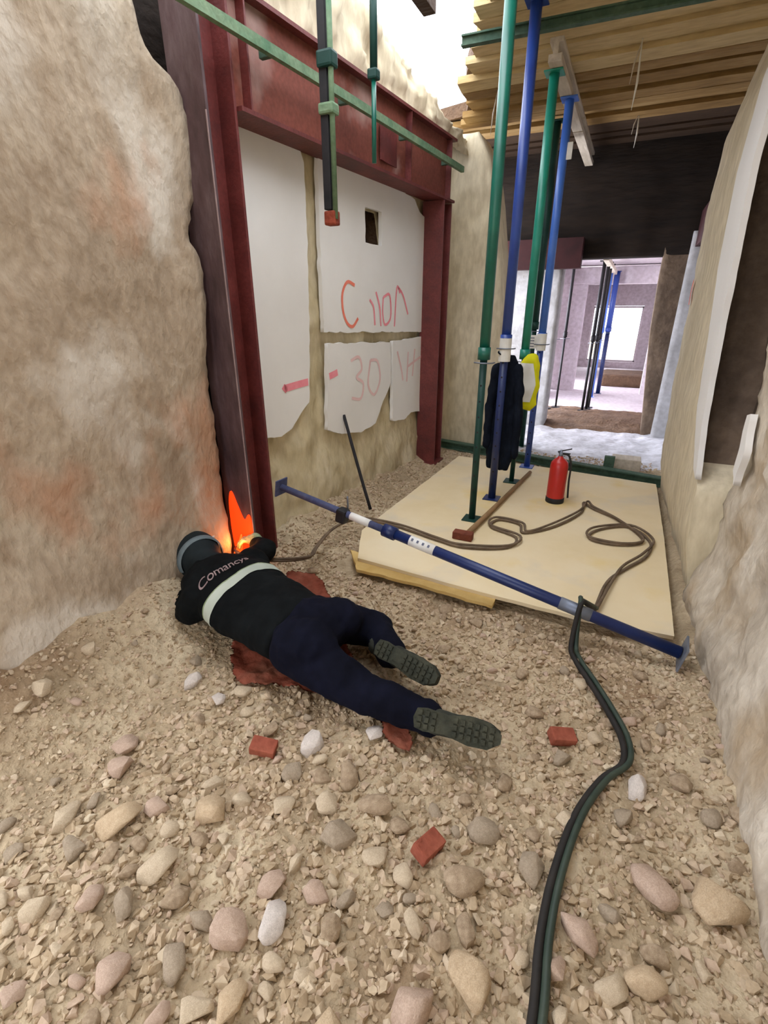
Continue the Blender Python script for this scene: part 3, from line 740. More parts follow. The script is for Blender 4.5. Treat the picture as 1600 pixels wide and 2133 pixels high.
# ------------------------------------------------------------------ hoses
def hz(x, y):
    if -1.5 < x < 0.46 and 2.46 < y < 5.0: return ply_top + 0.013
    return max(gh(x, y), 0) + 0.022
hp = [(0.04, 0.10), (0.05, 0.35), (0.06, 0.69), (0.05, 0.88), (0.06, 1.06), (0.10, 1.28), (0.17, 1.47), (0.24, 1.58), (0.235, 1.70), (0.18, 1.83), (0.10, 1.98), (0.02, 2.12), (-0.01, 2.22)]
def path3(ps, dx=0.0, lift=0.0): return [(x + dx, y, hz(x, y) + lift) for x, y in ps]
over = [(0.0, 2.30, 0.225), (0.03, 2.36, 0.20), (0.07, 2.48, 0.10)]
back = [(0.12, 2.85), (0.22, 3.08), (0.34, 3.32), (0.36, 3.58), (0.22, 3.78), (0.02, 3.62), (-0.02, 3.44), (0.16, 3.42), (0.32, 3.56), (0.18, 3.86), (-0.04, 4.05), (-0.12, 4.16), (-0.12, 3.92), (-0.27, 3.56), (-0.46, 3.34), (-0.52, 3.48), (-0.68, 3.50), (-0.70, 3.34), (-0.50, 3.24), (-0.52, 3.05), (-0.78, 2.93), (-1.0, 2.96), (-1.35, 3.05)]
link_ = [(-1.62, 3.03, 0.10), (-1.70, 2.86, 0.12), (-1.71, 2.66, 0.12), (-1.66, 2.42, 0.12), (-1.62, 2.28, 0.13), (-1.74, 2.16, 0.14), (-1.90, 2.10, 0.14), (-2.0, 2.08, 0.15)]
hose = empty('torch_hose', 'twin black gas hoses snaking from the foreground over the plywood to the worker', 'hose', (0, 0, 0))
ov2 = over[-1:]
tube('hose', smooth_path(path3(hp) + over, 6), 0.0125, M['rubber'], hose, seg=10)
tube('dusty_hose', smooth_path(ov2 + path3(back) + link_, 6), 0.0095, M['hose_dust'], hose, seg=10, label='dust covered stretch of hose')
def sh(ps):
    out = []
    for k, p in enumerate(ps):
        w_ = 0.022 if k < 13 else 0.03 * math.sin(k * 1.7)
        out.append((p[0] + w_, p[1] + 0.012, p[2] + (0.004 if k < 13 else 0.012)))
    return out
tube('hose', smooth_path(sh(path3(hp) + over), 6), 0.0115, M['hose_green'], hose, seg=10)
tube('dusty_hose', smooth_path(sh(path3(hp) + over + path3(back))[15:] + [(a + 0.012, b + 0.012, c + 0.01) for a, b, c in link_], 6), 0.0085, M['hose_dust'], hose, seg=10, label='dust covered stretch of hose')
tb = empty('cutting_torch', 'brass and steel cutting torch held at the column foot', 'torch', (-2.0, 2.08, 0.16))
bm = bmesh.new(); sweep(bm, [(0.02, 0.0, 0), (-0.03, 0.02, 0.0), (-0.06, 0.03, 0.01)], [0.014, 0.012, 0.008], seg=10); link('body', bm_me(bm), M['galv'], tb, smooth=True)
bm = bmesh.new(); sweep(bm, [(-0.06, 0.03, 0.01), (-0.055, 0.045, 0.03)], [0.010, 0.006], seg=10); link('nozzle', bm_me(bm), M['rust'], tb, smooth=True)

# torch light on the red flange as an emissive patch, then flame and lamp
bm = bmesh.new()
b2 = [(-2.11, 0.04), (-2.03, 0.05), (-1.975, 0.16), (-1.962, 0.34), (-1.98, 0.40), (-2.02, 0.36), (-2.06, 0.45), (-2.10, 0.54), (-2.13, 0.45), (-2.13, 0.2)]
gl = slab('torch_glow_patch', [jag(cr2(b2 + [b2[0]], 5)[:-1], 0.002, 0.03)], 0.006, M['torch_glow'], lambda a, b, c: (a + 2.06, -0.114 + c, b), cl, label='orange torch light painted on the flange at the column foot')
bm = bmesh.new(); sweep(bm, smooth_path([(-2.04, 2.165, 0.26), (-2.045, 2.15, 0.20), (-2.05, 2.12, 0.14), (-2.06, 2.08, 0.07)], 4), [0.004, 0.007, 0.010, 0.014, 0.018, 0.021, 0.023, 0.024, 0.024, 0.022, 0.019, 0.014, 0.006], seg=10)
link('torch_flame', bm_me(bm), M['flame'], label='bright orange flame at the foot of the column', cat='flame', smooth=True)
pl = bpy.data.lights.new('torch_light', 'POINT'); pl.energy = 1.2; pl.color = (1.0, 0.28, 0.06); pl.shadow_soft_size = 0.03
plo = bpy.data.objects.new('torch_light', pl); COL.objects.link(plo); plo.location = (-1.97, 2.06, 0.26)

# ------------------------------------------------------------------ the worker, lying face down
def remesh(bm, vox=0.012, sm=6, wr=0.0, fq=8.0, seed=0.0):
    me = bm_me(bm)
    o = bpy.data.objects.new('tmp', me); COL.objects.link(o)
    m = o.modifiers.new('r', 'REMESH'); m.mode = 'VOXEL'; m.voxel_size = vox
    s = o.modifiers.new('s', 'SMOOTH'); s.iterations = sm; s.factor = 0.6
    dg = bpy.context.evaluated_depsgraph_get()
    out = bpy.data.meshes.new_from_object(o.evaluated_get(dg))
    bpy.data.objects.remove(o)
    if wr > 0:
        ns = [v.normal.copy() for v in out.vertices]
        for v, n in zip(out.vertices, ns):
            c = v.co
            d = fbm(c.x * fq + seed, c.y * fq * 0.6, c.z * fq * 0.6, 3) + 0.5 * abs(fbm(c.x * fq * 2.2, c.y * fq + seed, c.z * fq, 2))
            v.co = c + n * wr * d
    return out
def ell(bm, c, s, rot=None, seg=20):
    mtx = Matrix.Translation(c) @ (rot.to_4x4() if rot is not None else Matrix()) @ Matrix.Diagonal((s[0], s[1], s[2], 1))
    bmesh.ops.create_uvsphere(bm, u_segments=seg, v_segments=seg // 2, radius=1.0, matrix=mtx)
def limb(bm, pts, rs):
    sweep(bm, pts, rs, seg=14)
    for p, r in zip(pts, rs): ell(bm, p, (r * 1.0, r * 1.0, r * 1.0), seg=14)

J = dict(head=(-2.06, 1.80, 0.27), neck=(-1.90, 1.74, 0.27), chest=(-1.66, 1.70, 0.22), waist=(-1.38, 1.64, 0.20), pelvis=(-1.17, 1.58, 0.21),
         shN=(-1.78, 1.50, 0.19), elN=(-1.86, 1.51, 0.12), haN=(-2.06, 1.66, 0.14),
         shF=(-1.78, 1.92, 0.24), elF=(-1.82, 2.12, 0.22), haF=(-1.955, 2.19, 0.22),
         hiN=(-1.14, 1.44, 0.18), knN=(-0.76, 1.40, 0.12), anN=(-0.47, 1.39, 0.11),
         hiF=(-1.12, 1.69, 0.18), knF=(-0.90, 1.80, 0.13), anF=(-0.76, 1.67, 0.13))
person = empty('person', 'person in black jacket and navy trousers lying face down at the column foot', 'person', (0, 0, 0))
def arms(bm, e):
    if e > 0:   # sleeves stop short of the gloves
        for a_, b_, c_ in (('shN', 'elN', 'haN'), ('shF', 'elF', 'haF')):
            c = Vector(J[b_]).lerp(Vector(J[c_]), 0.45)
            limb(bm, [J[a_], J[b_], c], [0.065 + e, 0.052 + e, 0.044 + e])
        return
    limb(bm, [J['shN'], J['elN'], J['haN']], [0.065 + e, 0.052 + e, 0.040 + e])
    limb(bm, [J['shF'], J['elF'], J['haF']], [0.065 + e, 0.052 + e, 0.040 + e])
def torso(bm, e, x1=-1.17):
    sweep(bm, smooth_path([(-1.90, 1.73, 0.24), (-1.80, 1.72, 0.23), (-1.66, 1.70, 0.22), (-1.50, 1.67, 0.21), (-1.38, 1.64, 0.20), (-1.25, 1.61, 0.20), (-1.10, 1.57, 0.20)], 2),
          [a + e for a in (0.08, 0.14, 0.19, 0.205, 0.205, 0.20, 0.19, 0.18, 0.175, 0.175, 0.18, 0.18, 0.15)],
          [a + e for a in (0.06, 0.09, 0.105, 0.115, 0.118, 0.118, 0.115, 0.11, 0.105, 0.105, 0.11, 0.11, 0.09)], seg=24)
def legs(bm, e):
    limb(bm, [J['hiN'], J['knN'], J['anN']], [0.095 + e, 0.068 + e, 0.05 + e])
    limb(bm, [J['hiF'], J['knF'], J['anF']], [0.095 + e, 0.068 + e, 0.05 + e])
# body, one continuous surface
bm = bmesh.new(); torso(bm, -0.02); arms(bm, -0.018); legs(bm, -0.018)
limb(bm, [J['neck'], J['head']], [0.055, 0.06])
ell(bm, J['head'], (0.115, 0.080, 0.095)); ell(bm, Vector(J['head']) + Vector((-0.055, 0.01, -0.05)), (0.06, 0.06, 0.06))
ell(bm, Vector(J['head']) + Vector((-0.03, 0.02, -0.105)), (0.020, 0.014, 0.022), seg=10)      # nose
for s in (-1, 1): ell(bm, Vector(J['head']) + Vector((0.005, s * 0.083, -0.02)), (0.03, 0.012, 0.035), seg=10)   # ears
me = remesh(bm, 0.010, 3)
link('body', me, M['skin'], person, smooth=True)
for s in (-1, 1):
    bm = bmesh.new(); ell(bm, Vector(J['head']) + Vector((-0.045, s * 0.03, -0.085)), (0.014, 0.014, 0.010), seg=10); link('eye', bm_me(bm), M['label'], person, smooth=True)
bm = bmesh.new(); ell(bm, Vector(J['head']) + Vector((0.012, -0.03, -0.088)), (0.008, 0.022, 0.008), seg=10); link('mouth', bm_me(bm), M['rust'], person, smooth=True)
bm = bmesh.new(); ell(bm, Vector(J['head']) + Vector((0.0, 0, 0.012)), (0.112, 0.085, 0.092)); link('hair', bm_me(bm), M['hair'], person, smooth=True)
# trousers
bm = bmesh.new(); legs(bm, 0.018)
sweep(bm, smooth_path([(-1.36, 1.64, 0.19), (-1.22, 1.60, 0.20), (-1.08, 1.57, 0.20), (-0.98, 1.56, 0.17)], 3), [0.17, 0.18, 0.19, 0.195, 0.20, 0.20, 0.20, 0.19, 0.16, 0.11], [0.10, 0.105, 0.11, 0.115, 0.12, 0.12, 0.12, 0.11, 0.09, 0.07], seg=24)
ell(bm, (-1.08, 1.45, 0.225), (0.16, 0.125, 0.11)); ell(bm, (-1.06, 1.67, 0.225), (0.14, 0.105, 0.10))
trou = link('trousers', remesh(bm, 0.011, 5, 0.012, 9, 3), M['trousers'], person, smooth=True)
# jacket
bm = bmesh.new()
sweep(bm, smooth_path([(-1.94, 1.74, 0.25), (-1.82, 1.71, 0.235), (-1.66, 1.68, 0.215), (-1.50, 1.64, 0.20), (-1.38, 1.61, 0.20), (-1.28, 1.59, 0.20), (-1.18, 1.57, 0.195)], 2),
      [0.08, 0.17, 0.215, 0.24, 0.245, 0.24, 0.237, 0.232, 0.228, 0.225, 0.222, 0.22, 0.21], [0.08, 0.11, 0.125, 0.135, 0.14, 0.14, 0.137, 0.134, 0.13, 0.13, 0.13, 0.13, 0.125], seg=28)
arms(bm, 0.014)
ell(bm, (-1.76, 1.53, 0.22), (0.10, 0.10, 0.09)); ell(bm, (-1.75, 1.91, 0.24), (0.10, 0.10, 0.09))
jme = remesh(bm, 0.011, 5, 0.014, 8, 1)
jac = link('jacket', jme, M['jacket'], person, smooth=True)
bv = BVHTree.FromPolygons([v.co.copy() for v in jme.vertices], [tuple(p.vertices) for p in jme.polygons])
# reflective stripe: a band lying on the cloth around the back
cs = Vector((-1.58, 1.665, 0.18)); ax = Vector((0.97, -0.18, 0)).normalized(); sd = Vector((0.18, 0.97, 0)).normalized()
def band(off0, off1, a0, a1, n, lift, center=cs, thick=0.004):
    bm = bmesh.new(); rows = []
    for k in range(n + 1):
        a = a0 + (a1 - a0) * k / n
        d = (-sd * math.cos(a) + Vector((0, 0, 1)) * math.sin(a)).normalized()
        row = []
        for q in range(4):
            c = center + ax * (off0 + (off1 - off0) * q / 3)
            h = bv.ray_cast(c + d * 0.6, -d, 0.6)[0]
            h = (h if h is not None else c + d * 0.2)
            row.append(bm.verts.new(h + d * lift))
        rows.append(row)
    for a, b in zip(rows, rows[1:]):
        for q in range(3): bm.faces.new((a[q], a[q + 1], b[q + 1], b[q]))
    return bm_me(bm)
link('reflective_stripe', band(-0.026, 0.034, math.radians(-5), math.radians(185), 40, 0.005), M['reflective'], jac, smooth=True)
link('piping', band(-0.034, -0.026, math.radians(0), math.radians(180), 40, 0.0045), M['glove'], jac, smooth=True)
# printed script on the back
cu = bpy.data.curves.new('lettering', 'FONT'); cu.body = 'Comancys'; cu.size = 0.078; cu.shear = 0.35; cu.extrude = 0.001; cu.offset = 0.0; cu.space_character = 0.95
cu.align_x = 'CENTER'
to = bpy.data.objects.new('t', cu); COL.objects.link(to)
tme = bpy.data.meshes.new_from_object(to.evaluated_get(bpy.context.evaluated_depsgraph_get())); bpy.data.objects.remove(to)
bm = bmesh.new(); bm.from_mesh(tme)
tc0 = Vector((-1.685, 1.64, 0.2))
for v in bm.verts:
    p = tc0 + sd * v.co.x - ax * v.co.y
    h = bv.ray_cast(Vector((p.x, p.y, 0.9)), Vector((0, 0, -1)), 1.0)[0]
    v.co = Vector((p.x, p.y, (h.z if h is not None else 0.3) + 0.005 + v.co.z))
tm2 = bm_me(bm); tm2.materials.clear()
link('lettering', tm2, M['print'], jac)
# hood with strap
hd = Vector(J['head'])
bm = bmesh.new(); ell(bm, hd + Vector((0.0, 0, 0.01)), (0.155, 0.132, 0.138)); sweep(bm, [hd, Vector(J['neck']) + Vector((0.03, 0, 0))], [0.10, 0.085], seg=16)
hme = remesh(bm, 0.011, 4, 0.006, 9, 5)
# open the face side of the hood
hood = link('hood', hme, M['hood'], person, smooth=True)
bm = bmesh.new(); rows = []
c = hd + Vector((0.055, -0.015, 0.01)); axh = (Vector(J['neck']) - hd).normalized()
for k in range(25):
    a = math.radians(-20 + 220 * k / 24)
    side = axh.cross(Vector((0, 0, 1))).normalized(); up_ = side.cross(axh)
    d = side * math.cos(a) + up_ * math.sin(a)
    rows.append([bm.verts.new(c + axh * o + d * r) for o, r in ((-0.018, 0.128), (-0.012, 0.134), (0.012, 0.132), (0.018, 0.122))])
for a, b in zip(rows, rows[1:]):
    for q in range(3): bm.faces.new((a[q], a[q + 1], b[q + 1], b[q]))
link('strap', bm_me(bm), M['strap'], hood, smooth=True)
obox('hood_glint', hd + Vector((0.055, 0.09, 0.095)), (0.008, 0.03, 0.008), M['label'], hood, bev=0.001)  # small white bar painted in as a glint on the hood
# gloves with five fingers closing on torch and column
def glove(wrist, palm, fdir, side, nrm, s=1.0):
    bm = bmesh.new(); wrist = Vector(wrist); palm = Vector(palm); f = Vector(fdir).normalized(); sd_ = Vector(side).normalized(); nr = Vector(nrm).normalized()
    limb(bm, [wrist, palm], [0.040, 0.040]); ell(bm, palm + f * 0.02, (0.045, 0.045, 0.030))
    for k, (o, ln) in enumerate(((-0.033, 0.065), (-0.011, 0.078), (0.011, 0.074), (0.033, 0.058))):
        a = palm + f * 0.045 + sd_ * o; b = a + f * ln * 0.45 + nr * 0.006; c = b + f * ln * 0.28 - nr * 0.022; d = c - nr * 0.024
        limb(bm, [a, b, c, d], [0.0125, 0.0115, 0.0105, 0.0095])
    a = palm - sd_ * 0.035; b = a - sd_ * 0.02 + f * 0.03 - nr * 0.01; c = b + f * 0.025 - nr * 0.012
    limb(bm, [a, b, c], [0.015, 0.013, 0.011])
    return remesh(bm, 0.0055, 1)
link('glove', glove(Vector(J['elF']).lerp(Vector(J['haF']), 0.5), (-1.93, 2.165, 0.25), (-0.85, -0.5, -0.1), (0.5, -0.7, 0.1), (0.2, 0.2, 1)), M['glove'], person, smooth=True, label='pale green work glove at the column')
link('glove', glove(J['haN'], (-2.07, 1.78, 0.14), (0.12, 0.95, 0.0), (-0.95, 0.25, 0), (0, 0, 1)), M['glove'], person, smooth=True, label='pale green work glove beside the head')
# boots: upper, sole with cleats
def boot(ankle, axis, soledir, label=None):
    a = Vector(ankle); x = Vector(axis).normalized(); s = Vector(soledir); s = (s - x * s.dot(x)).normalized(); y = s.cross(x).normalized()
    R = Matrix((x, y, s)).transposed()
    root_m = []
    bm = bmesh.new()
    L = lambda p: a + R @ Vector(p)
    # toe points along x, sole faces s
    sweep(bm, [L(p) for p in ((-0.02, 0, 0.0), (0.03, 0, 0.02), (0.09, 0, 0.03), (0.17, 0, 0.03), (0.24, 0, 0.03), (0.28, 0, 0.03))], [0.042, 0.048, 0.045, 0.05, 0.046, 0.025], [0.05, 0.055, 0.045, 0.035, 0.030, 0.020], seg=16, up=s)
    sweep(bm, [L((-0.10, 0, -0.03)), L((0.02, 0, 0.0))], [0.055, 0.05], seg=16, up=s)
    ell(bm, L((0.0, 0, 0.035)), (0.045, 0.045, 0.045))
    me = remesh(bm, 0.008, 2, 0.004, 15, 2)
    b = link('boot', me, M['boot'], person, smooth=True)
    bm = bmesh.new()
    out = [(-0.045, 0.0), (-0.035, 0.035), (0.0, 0.042), (0.08, 0.036), (0.17, 0.052), (0.24, 0.046), (0.285, 0.015), (0.285, -0.015), (0.24, -0.046), (0.17, -0.05), (0.08, -0.034), (0.0, -0.042), (-0.035, -0.035)]
    lo = [bm.verts.new(L((p[0], p[1], 0.058))) for p in out]; hi = [bm.verts.new(L((p[0], p[1], 0.076))) for p in out]
    bm.faces.new(lo); bm.faces.new(list(reversed(hi)))
    for k in range(len(out)): bm.faces.new((lo[k], lo[(k + 1) % len(out)], hi[(k + 1) % len(out)], hi[k]))
    for k in range(11):
        px = -0.02 + k * 0.027
        if 0.05 < px < 0.09: continue
        for sy in (-0.024, 0.0, 0.024):
            box(bm, L((px, sy, 0.079)), (0.016, 0.018, 0.008), rot=R)
    link('sole', bm_me(bm), M['sole'], b)
    return b
boot(J['anN'], (0.98, 0.12, -0.02), (0.05, -0.75, 0.65))
boot(J['anF'], (0.95, -0.22, -0.05), (0.05, -0.75, 0.6))

# red cloth under the worker
def ragged_sheet(name, pts, m, lift, **k):
    lp = jag(cr2(pts + [pts[0]], 6)[:-1], 0.012, 0.05, 4)
    bm = bmesh.new(); xs = [p[0] for p in lp]; ys_ = [p[1] for p in lp]
    def inside(x, y):
        c = False; j = len(lp) - 1
        for i in range(len(lp)):
            if (lp[i][1] > y) != (lp[j][1] > y) and x < (lp[j][0] - lp[i][0]) * (y - lp[i][1]) / (lp[j][1] - lp[i][1]) + lp[i][0]: c = not c
            j = i
        return c
    st = 0.01; vm = {}
    def V(i, j):
        if (i, j) not in vm:
            x = i * st; y = j * st
            vm[(i, j)] = bm.verts.new((x + 0.006 * fbm(x * 20, y * 20), y + 0.006 * fbm(y * 20, x * 20, 4), gh(x, y) + lift + 0.025 * abs(fbm(x * 7, y * 7, 7))))
        return vm[(i, j)]
    for i in range(int(min(xs) / st) - 1, int(max(xs) / st) + 1):
        for j in range(int(min(ys_) / st) - 1, int(max(ys_) / st) + 1):
            if inside((i + .5) * st, (j + .5) * st): bm.faces.new((V(i, j), V(i + 1, j), V(i + 1, j + 1), V(i, j + 1)))
    r = bmesh.ops.solidify(bm, geom=bm.faces[:], thickness=0.008)
    return link(name, bm_me(bm), m, smooth=True, **k)
ragged_sheet('red_cloth', [(-1.72, 2.2), (-1.55, 2.24), (-1.38, 2.12), (-1.25, 1.96), (-1.0, 1.7), (-0.6, 1.42), (-0.50, 1.30), (-0.60, 1.29), (-0.8, 1.42), (-1.1, 1.38), (-1.28, 1.29), (-1.42, 1.34), (-1.6, 1.6)], M['cloth_red'], 0.03,
             label='dusty rust red cloth spread under the lying worker', cat='cloth')

# ------------------------------------------------------------------ clothes on the props
def hang_volume(secs, vox, wr, seed):
    bm = bmesh.new()
    sweep(bm, [s[0] for s in secs], [s[1] for s in secs], [s[2] for s in secs], seg=20, up=Vector((0, 1, 0)))
    return bm
hj = empty('hanging_jacket', 'dark navy jacket hanging behind the blue prop', 'jacket', (-0.84, 4.04, 1.25))
hj.scale = (0.84, 1, 1.08)
bm = hang_volume([((0.02, 0.03, 0.0), 0.035, 0.03), ((0.02, 0.03, -0.08), 0.10, 0.04), ((0.0, 0.03, -0.25), 0.125, 0.05), ((0.0, 0.03, -0.5), 0.14, 0.055), ((-0.01, 0.03, -0.75), 0.145, 0.055), ((-0.02, 0.03, -0.86), 0.11, 0.045)], 0, 0, 0)
for v in bm.verts: v.co.y += 0.02 * math.sin(v.co.x * 60 + v.co.z * 3) * ss(-v.co.z * 3)
link('body', remesh(bm, 0.012, 3, 0.02, 9, 2), M['navy_cloth'], hj, smooth=True)
bm = bmesh.new(); limb(bm, [(0.11, 0.0, -0.10), (0.15, 0.0, -0.4), (0.155, -0.01, -0.72)], [0.045, 0.045, 0.04]); link('sleeve', remesh(bm, 0.012, 3, 0.014, 12, 2), M['navy_cloth'], hj, smooth=True)
bm = bmesh.new(); limb(bm, [(-0.09, 0.0, -0.10), (-0.13, 0.0, -0.4), (-0.13, -0.01, -0.66)], [0.045, 0.045, 0.04]); link('sleeve', remesh(bm, 0.012, 3, 0.014, 12, 4), M['navy_cloth'], hj, smooth=True)
tube('loop', smooth_path([(0.02, 0.03, -0.02), (-0.05, -0.03, 0.03), (-0.06, -0.12, 0.03), (-0.01, -0.10, 0.0)], 5), 0.006, M['navy_cloth'], hj, seg=8)
hv = empty('hanging_vest', 'yellow and white high visibility vest hanging on the turquoise prop', 'vest', (-0.735, 4.39, 1.24))
bm = hang_volume([((0.02, 0, 0.0), 0.03, 0.02), ((0.02, 0, -0.05), 0.07, 0.035), ((0.0, 0, -0.2), 0.10, 0.045), ((0.0, 0, -0.33), 0.105, 0.045), ((0.02, 0, -0.42), 0.085, 0.035), ((0.01, 0, -0.46), 0.05, 0.02)], 0, 0, 0)
vme = remesh(bm, 0.009, 3, 0.012, 11, 3)
vest = link('body', vme, M['yellow'], hv, smooth=True)
bv = BVHTree.FromPolygons([v.co.copy() for v in vme.vertices], [tuple(p.vertices) for p in vme.polygons])
bm = bmesh.new(); grid = {}
for i in range(13):
    for j in range(19):
        x = -0.11 + 0.195 * i / 12; z = -0.39 + 0.32 * j / 18
        wq = 1 - 0.35 * abs(z + 0.24) / 0.15
        xx = -0.012 + (x + 0.012) * wq
        h = bv.ray_cast(Vector((xx, -0.5, z)), Vector((0, 1, 0)), 1.0)[0]
        if h is not None: grid[(i, j)] = bm.verts.new(h + Vector((0, -0.005, 0)))
for i in range(12):
    for j in range(18):
        ks = [(i, j), (i + 1, j), (i + 1, j + 1), (i, j + 1)]
        if all(k in grid for k in ks): bm.faces.new([grid[k] for k in ks])
link('white_panel', bm_me(bm), M['white_cloth'], vest, smooth=True)

# hanging shreds under the ceiling
for (x, y, z, l, lab) in ((-1.38, 5.2, 3.36, 0.55, 'long pale straw hanging from the ceiling by the daylight hole'), (-0.27, 4.85, 3.37, 0.42, 'forked pale shred hanging from the ceiling boards'),
                          (-0.28, 6.4, 3.37, 0.3, 'short pale shred hanging from the dark ceiling boards')):
    t = empty('hanging_shred', lab, 'straw', (x, y, z))
    tube('strand', [(0, 0, 0), (0.01, 0, -l * 0.6), (0.0, 0, -l)], [0.004, 0.009, 0.002], M['white_cloth'], t, seg=6)
    tube('strand', [(0, 0, -0.02), (-0.03, 0, -l * 0.35), (-0.04, 0, -l * 0.62)], [0.003, 0.006, 0.002], M['timber'], t, seg=6)

# ------------------------------------------------------------------ rubble
def hull_rock(n, sx, sy, sz, sd):
    r = np.random.default_rng(sd); bm = bmesh.new()
    p = r.normal(size=(n, 3)); p /= np.linalg.norm(p, axis=1)[:, None]
    p *= r.uniform(0.82, 1.08, size=(n, 1))
    for q in p: bm.verts.new((q[0] * sx, q[1] * sy, q[2] * sz))
    g = bmesh.ops.convex_hull(bm, input=bm.verts)
    junk = [v for v in bm.verts if not v.link_faces]
    if junk: bmesh.ops.delete(bm, geom=junk, context='VERTS')
    return bm
rocks = []
for k in range(14):
    bm = hull_rock(24, 1.0, random.uniform(0.6, 0.95), random.uniform(0.4, 0.7), 100 + k)
    bmesh.ops.dissolve_limit(bm, angle_limit=math.radians(16), verts=bm.verts[:], edges=bm.edges[:])
    bmesh.ops.bevel(bm, geom=bm.edges[:], offset=0.08, segments=1, affect='EDGES', clamp_overlap=True)
    me = bm_me(bm, 'rock'); me.materials.append(M['rock'])
    for p_ in me.polygons: p_.use_smooth = True
    rocks.append(me)
rock_mats = {'rock': rocks}
for mk in ('rock_pink', 'rock_pale', 'rock_grey'):
    rock_mats[mk] = []
    for me_ in rocks:
        c_ = me_.copy(); c_.materials.clear(); c_.materials.append(M[mk]); rock_mats[mk].append(c_)
placed = []
def free(x, y, r):
    if -1.58 < x < 0.48 and 2.34 < y < 5.2: return False
    if -2.2 < x < -0.15 and 1.2 < y < 2.15 and not (y < 1.36 and x < -1.3 and False): 
        # footprint of the worker
        axis_y = 1.8 + (x + 2.06) * (-0.20)
        if abs(y - axis_y) < 0.27 + r: return False
    for (a, b, c) in placed:
        if (a - x) ** 2 + (b - y) ** 2 < ((c + r) * 0.8) ** 2: return False
    return True
def put(me, x, y, r, name='rubble_stone', label=None, group=None, m=None):
    if m is not None:
        me = me.copy(); me.materials.clear(); me.materials.append(m)
    o = bpy.data.objects.new(name, me); COL.objects.link(o)
    o.location = (x, y, gh(x, y) + r * 0.30); o.scale = (r, r, r)
    o.rotation_euler = (random.uniform(-.35, .35), random.uniform(-.35, .35), random.uniform(0, 6.28))
    tag(o, label, 'stone', group)
    placed.append((x, y, r))
    return o
# the stones that stand out, by their own look and place
for (x, y, r, m, lab) in [
        (-0.86, 1.16, 0.062, 'rock_white', 'whitest stone in the rubble, lying before the worker hips'),
        (-0.63, 0.60, 0.060, 'rock_white', 'pale grey white block of stone in the lower rubble'),
        (-0.10, 0.72, 0.075, 'rock_cream', 'cream yellow oblong stone beside the black hoses'),
        (-0.21, 0.60, 0.085, 'rock_pink', 'large pinkish stone next to the cream oblong one'),
        (-0.37, 0.47, 0.075, 'rock_cream', 'broad tan stone near the bottom of the rubble, left of the pinkish one'),
        (-0.62, 0.42, 0.060, 'rock_cream', 'tan block of stone at the bottom edge of the rubble'),
        (0.33, 1.16, 0.085, 'rock_pink', 'big rounded pinkish stone right of the hose bend'),
        (0.50, 1.18, 0.095, 'rock_cream', 'big pale stone against the foot of the wall on the right'),
        (0.29, 1.50, 0.060, 'rock_white', 'white stone just beyond the hose bend'),
        (0.31, 0.90, 0.055, 'rock_cream', 'squarish pale stone right of the hoses'),
        (0.62, 0.72, 0.060, 'rock_white', 'whitish stone in the lower corner by the wall on the right'),
        (-1.36, 1.18, 0.05, 'rock_white', 'white square chip of plaster on the slope of rubble'),
        (-1.55, 1.22, 0.055, 'rock_white', 'pale stone topmost on the rubble slope near the worker shoulder'),
        (-0.66, 1.30, 0.045, 'rock_white', 'flat white stone touching the dust beside the worker thigh'),
        (-1.02, 0.78, 0.065, 'rock_cream', 'wide tan stone low on the rubble slope'),
        (-1.28, 0.62, 0.085, 'rock_cream', 'large tan slab of stone at the edge of the rubble slope')]:
    put(rocks[len(placed) % 14], x, y, r, label=lab, m=M[m])
bm = bmesh.new(); box(bm, (0, 0, 0), (0.10, 0.06, 0.045), bev=0.006)
for (x, y, rz, lab) in ((0.02, 1.62, 0.5, 'red brick fragment between the boot and the hoses'), (-0.31, 0.98, 1.2, 'long red brick sliver half buried in the middle rubble'), (-1.02, 1.06, 0.3, 'small orange brown brick chip on the slope')):
    me = bm.copy(); o = link('brick_piece', bm_me(me), M['brick'], label=lab, cat='brick'); o.location = (x, y, gh(x, y) + 0.03); o.rotation_euler = (0.2, 0.15, rz)
    placed.append((x, y, 0.06))
bm.free()
n = 0; tries = 0
while n < 270 and tries < 20000:
    tries += 1
    y = 0.05 + 2.3 * random.random() ** 1.3; x = random.uniform(-2.0, 0.66)
    if y < 0.25 and x > 0.6: continue
    r = random.choice([0.024, 0.028, 0.033, 0.038, 0.044, 0.052, 0.062]) * (1.1 if y < 1.2 else 0.8)
    if x < -1.5 and random.random() < 0.6: continue
    if not free(x, y, r): continue
    mk, word = random.choice([('rock', 'tan brown'), ('rock', 'tan brown'), ('rock_pink', 'pinkish'), ('rock_pale', 'pale beige'), ('rock_pale', 'pale beige'), ('rock_grey', 'grey brown')])
    size = 'small' if r < 0.031 else ('middling' if r < 0.046 else 'large')
    hxp = np.interp(y, [0.1, 0.9, 1.28, 1.6, 1.83, 2.1, 2.3], [0.04, 0.05, 0.10, 0.24, 0.18, 0.02, 0.0])
    if x > 0.42: where = 'at the foot of the wall on the right'
    elif x > hxp: where = 'between the black hoses and the wall on the right'
    elif y > 1.5 and x > -0.9: where = 'between the worker boots and the plywood'
    elif x < -1.35: where = 'on the rubble slope below the near wall'
    elif y < 0.55: where = 'at the very front of the rubble'
    elif x < -0.65: where = 'on the open rubble below the worker waist'
    else: where = 'on the open rubble before the worker boots'
    put(rock_mats[mk][random.randrange(14)], x, y, r, label='%s %s broken stone lying %s' % (size, word, where), group='loose broken stones of the rubble')
    n += 1
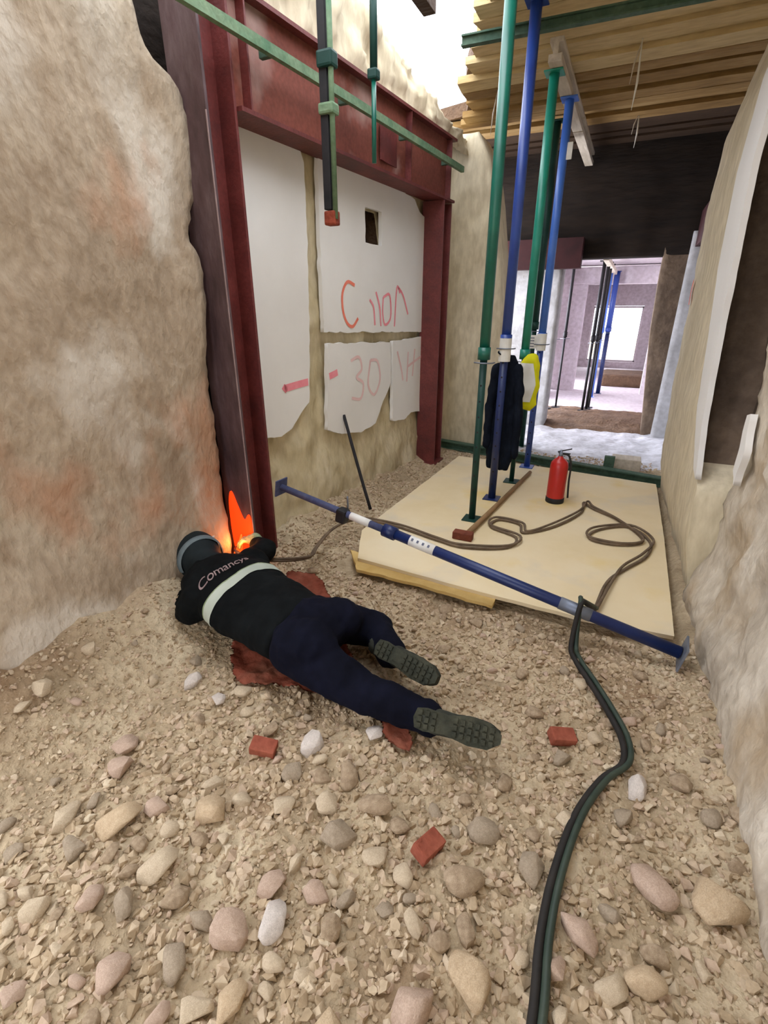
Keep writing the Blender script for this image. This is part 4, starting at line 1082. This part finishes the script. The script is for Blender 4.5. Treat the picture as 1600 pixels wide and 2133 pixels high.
# crushed fill: tens of thousands of chips in one mesh
base = []
for k in range(10):
    bm = hull_rock(13, 1.0, random.uniform(0.7, 1.0), random.uniform(0.5, 0.8), 300 + k); bm.verts.ensure_lookup_table()
    bmesh.ops.triangulate(bm, faces=bm.faces[:]); bm.verts.index_update()
    base.append((np.array([v.co[:] for v in bm.verts]), np.array([[v.index for v in f.verts] for f in bm.faces]))); bm.free()
VV, FF, TT = [], [], []; off = 0
N = 36000
for k in range(N):
    q = random.random()
    if q < 0.80: x = random.uniform(-2.15, 0.66); y = -0.1 + 2.6 * random.random() ** 1.15
    elif q < 0.93: x = random.uniform(-2.05, -1.45); y = random.uniform(2.3, 5.5)
    else: x = random.uniform(-1.6, 0.45); y = random.uniform(5.0, 5.9)
    if -1.54 < x < 0.46 and 2.42 < y < 5.1: continue
    if x < (-2.06 if y < 2.2 else xin(y) + 0.06) or x > (rx(y) - 0.03 if y < 3.2 else 0.47) or (y > 5.64 and x < -1.2): continue
    if abs(x + 2.06) < 0.12 and 2.15 < y < 2.43 or abs(x + 1.825) < 0.12 and 4.88 < y < 5.14: continue
    r = random.choice([0.005, 0.006, 0.007, 0.008, 0.010, 0.010, 0.012, 0.014, 0.018, 0.024 if q < 0.9 else 0.016])
    if x < -1.5 and y < 2.0: r *= 0.7
    v, f = random.choice(base)
    a = random.uniform(0, 6.28); b = random.uniform(-0.6, 0.6)
    ca, sa, cb, sb = math.cos(a), math.sin(a), math.cos(b), math.sin(b)
    Rm = np.array([[ca, -sa, 0], [sa, ca, 0], [0, 0, 1]]) @ np.array([[1, 0, 0], [0, cb, -sb], [0, sb, cb]])
    VV.append((v * r) @ Rm.T + np.array([x, y, gh(x, y) + r * 0.1])); FF.append(f + off); TT.append(np.full(len(v), random.random())); off += len(v)
VV = np.concatenate(VV); FF = np.concatenate(FF); TT = np.concatenate(TT)
me = bpy.data.meshes.new('crushed_stone'); me.from_pydata(VV.tolist(), [], FF.tolist())
at_ = me.attributes.new('tone', 'FLOAT', 'POINT'); at_.data.foreach_set('value', TT.astype(np.float32))
link('gravel', me, M['rock_attr'], label='crushed stone and dust filling the whole corridor floor', cat='gravel', kind='stuff')
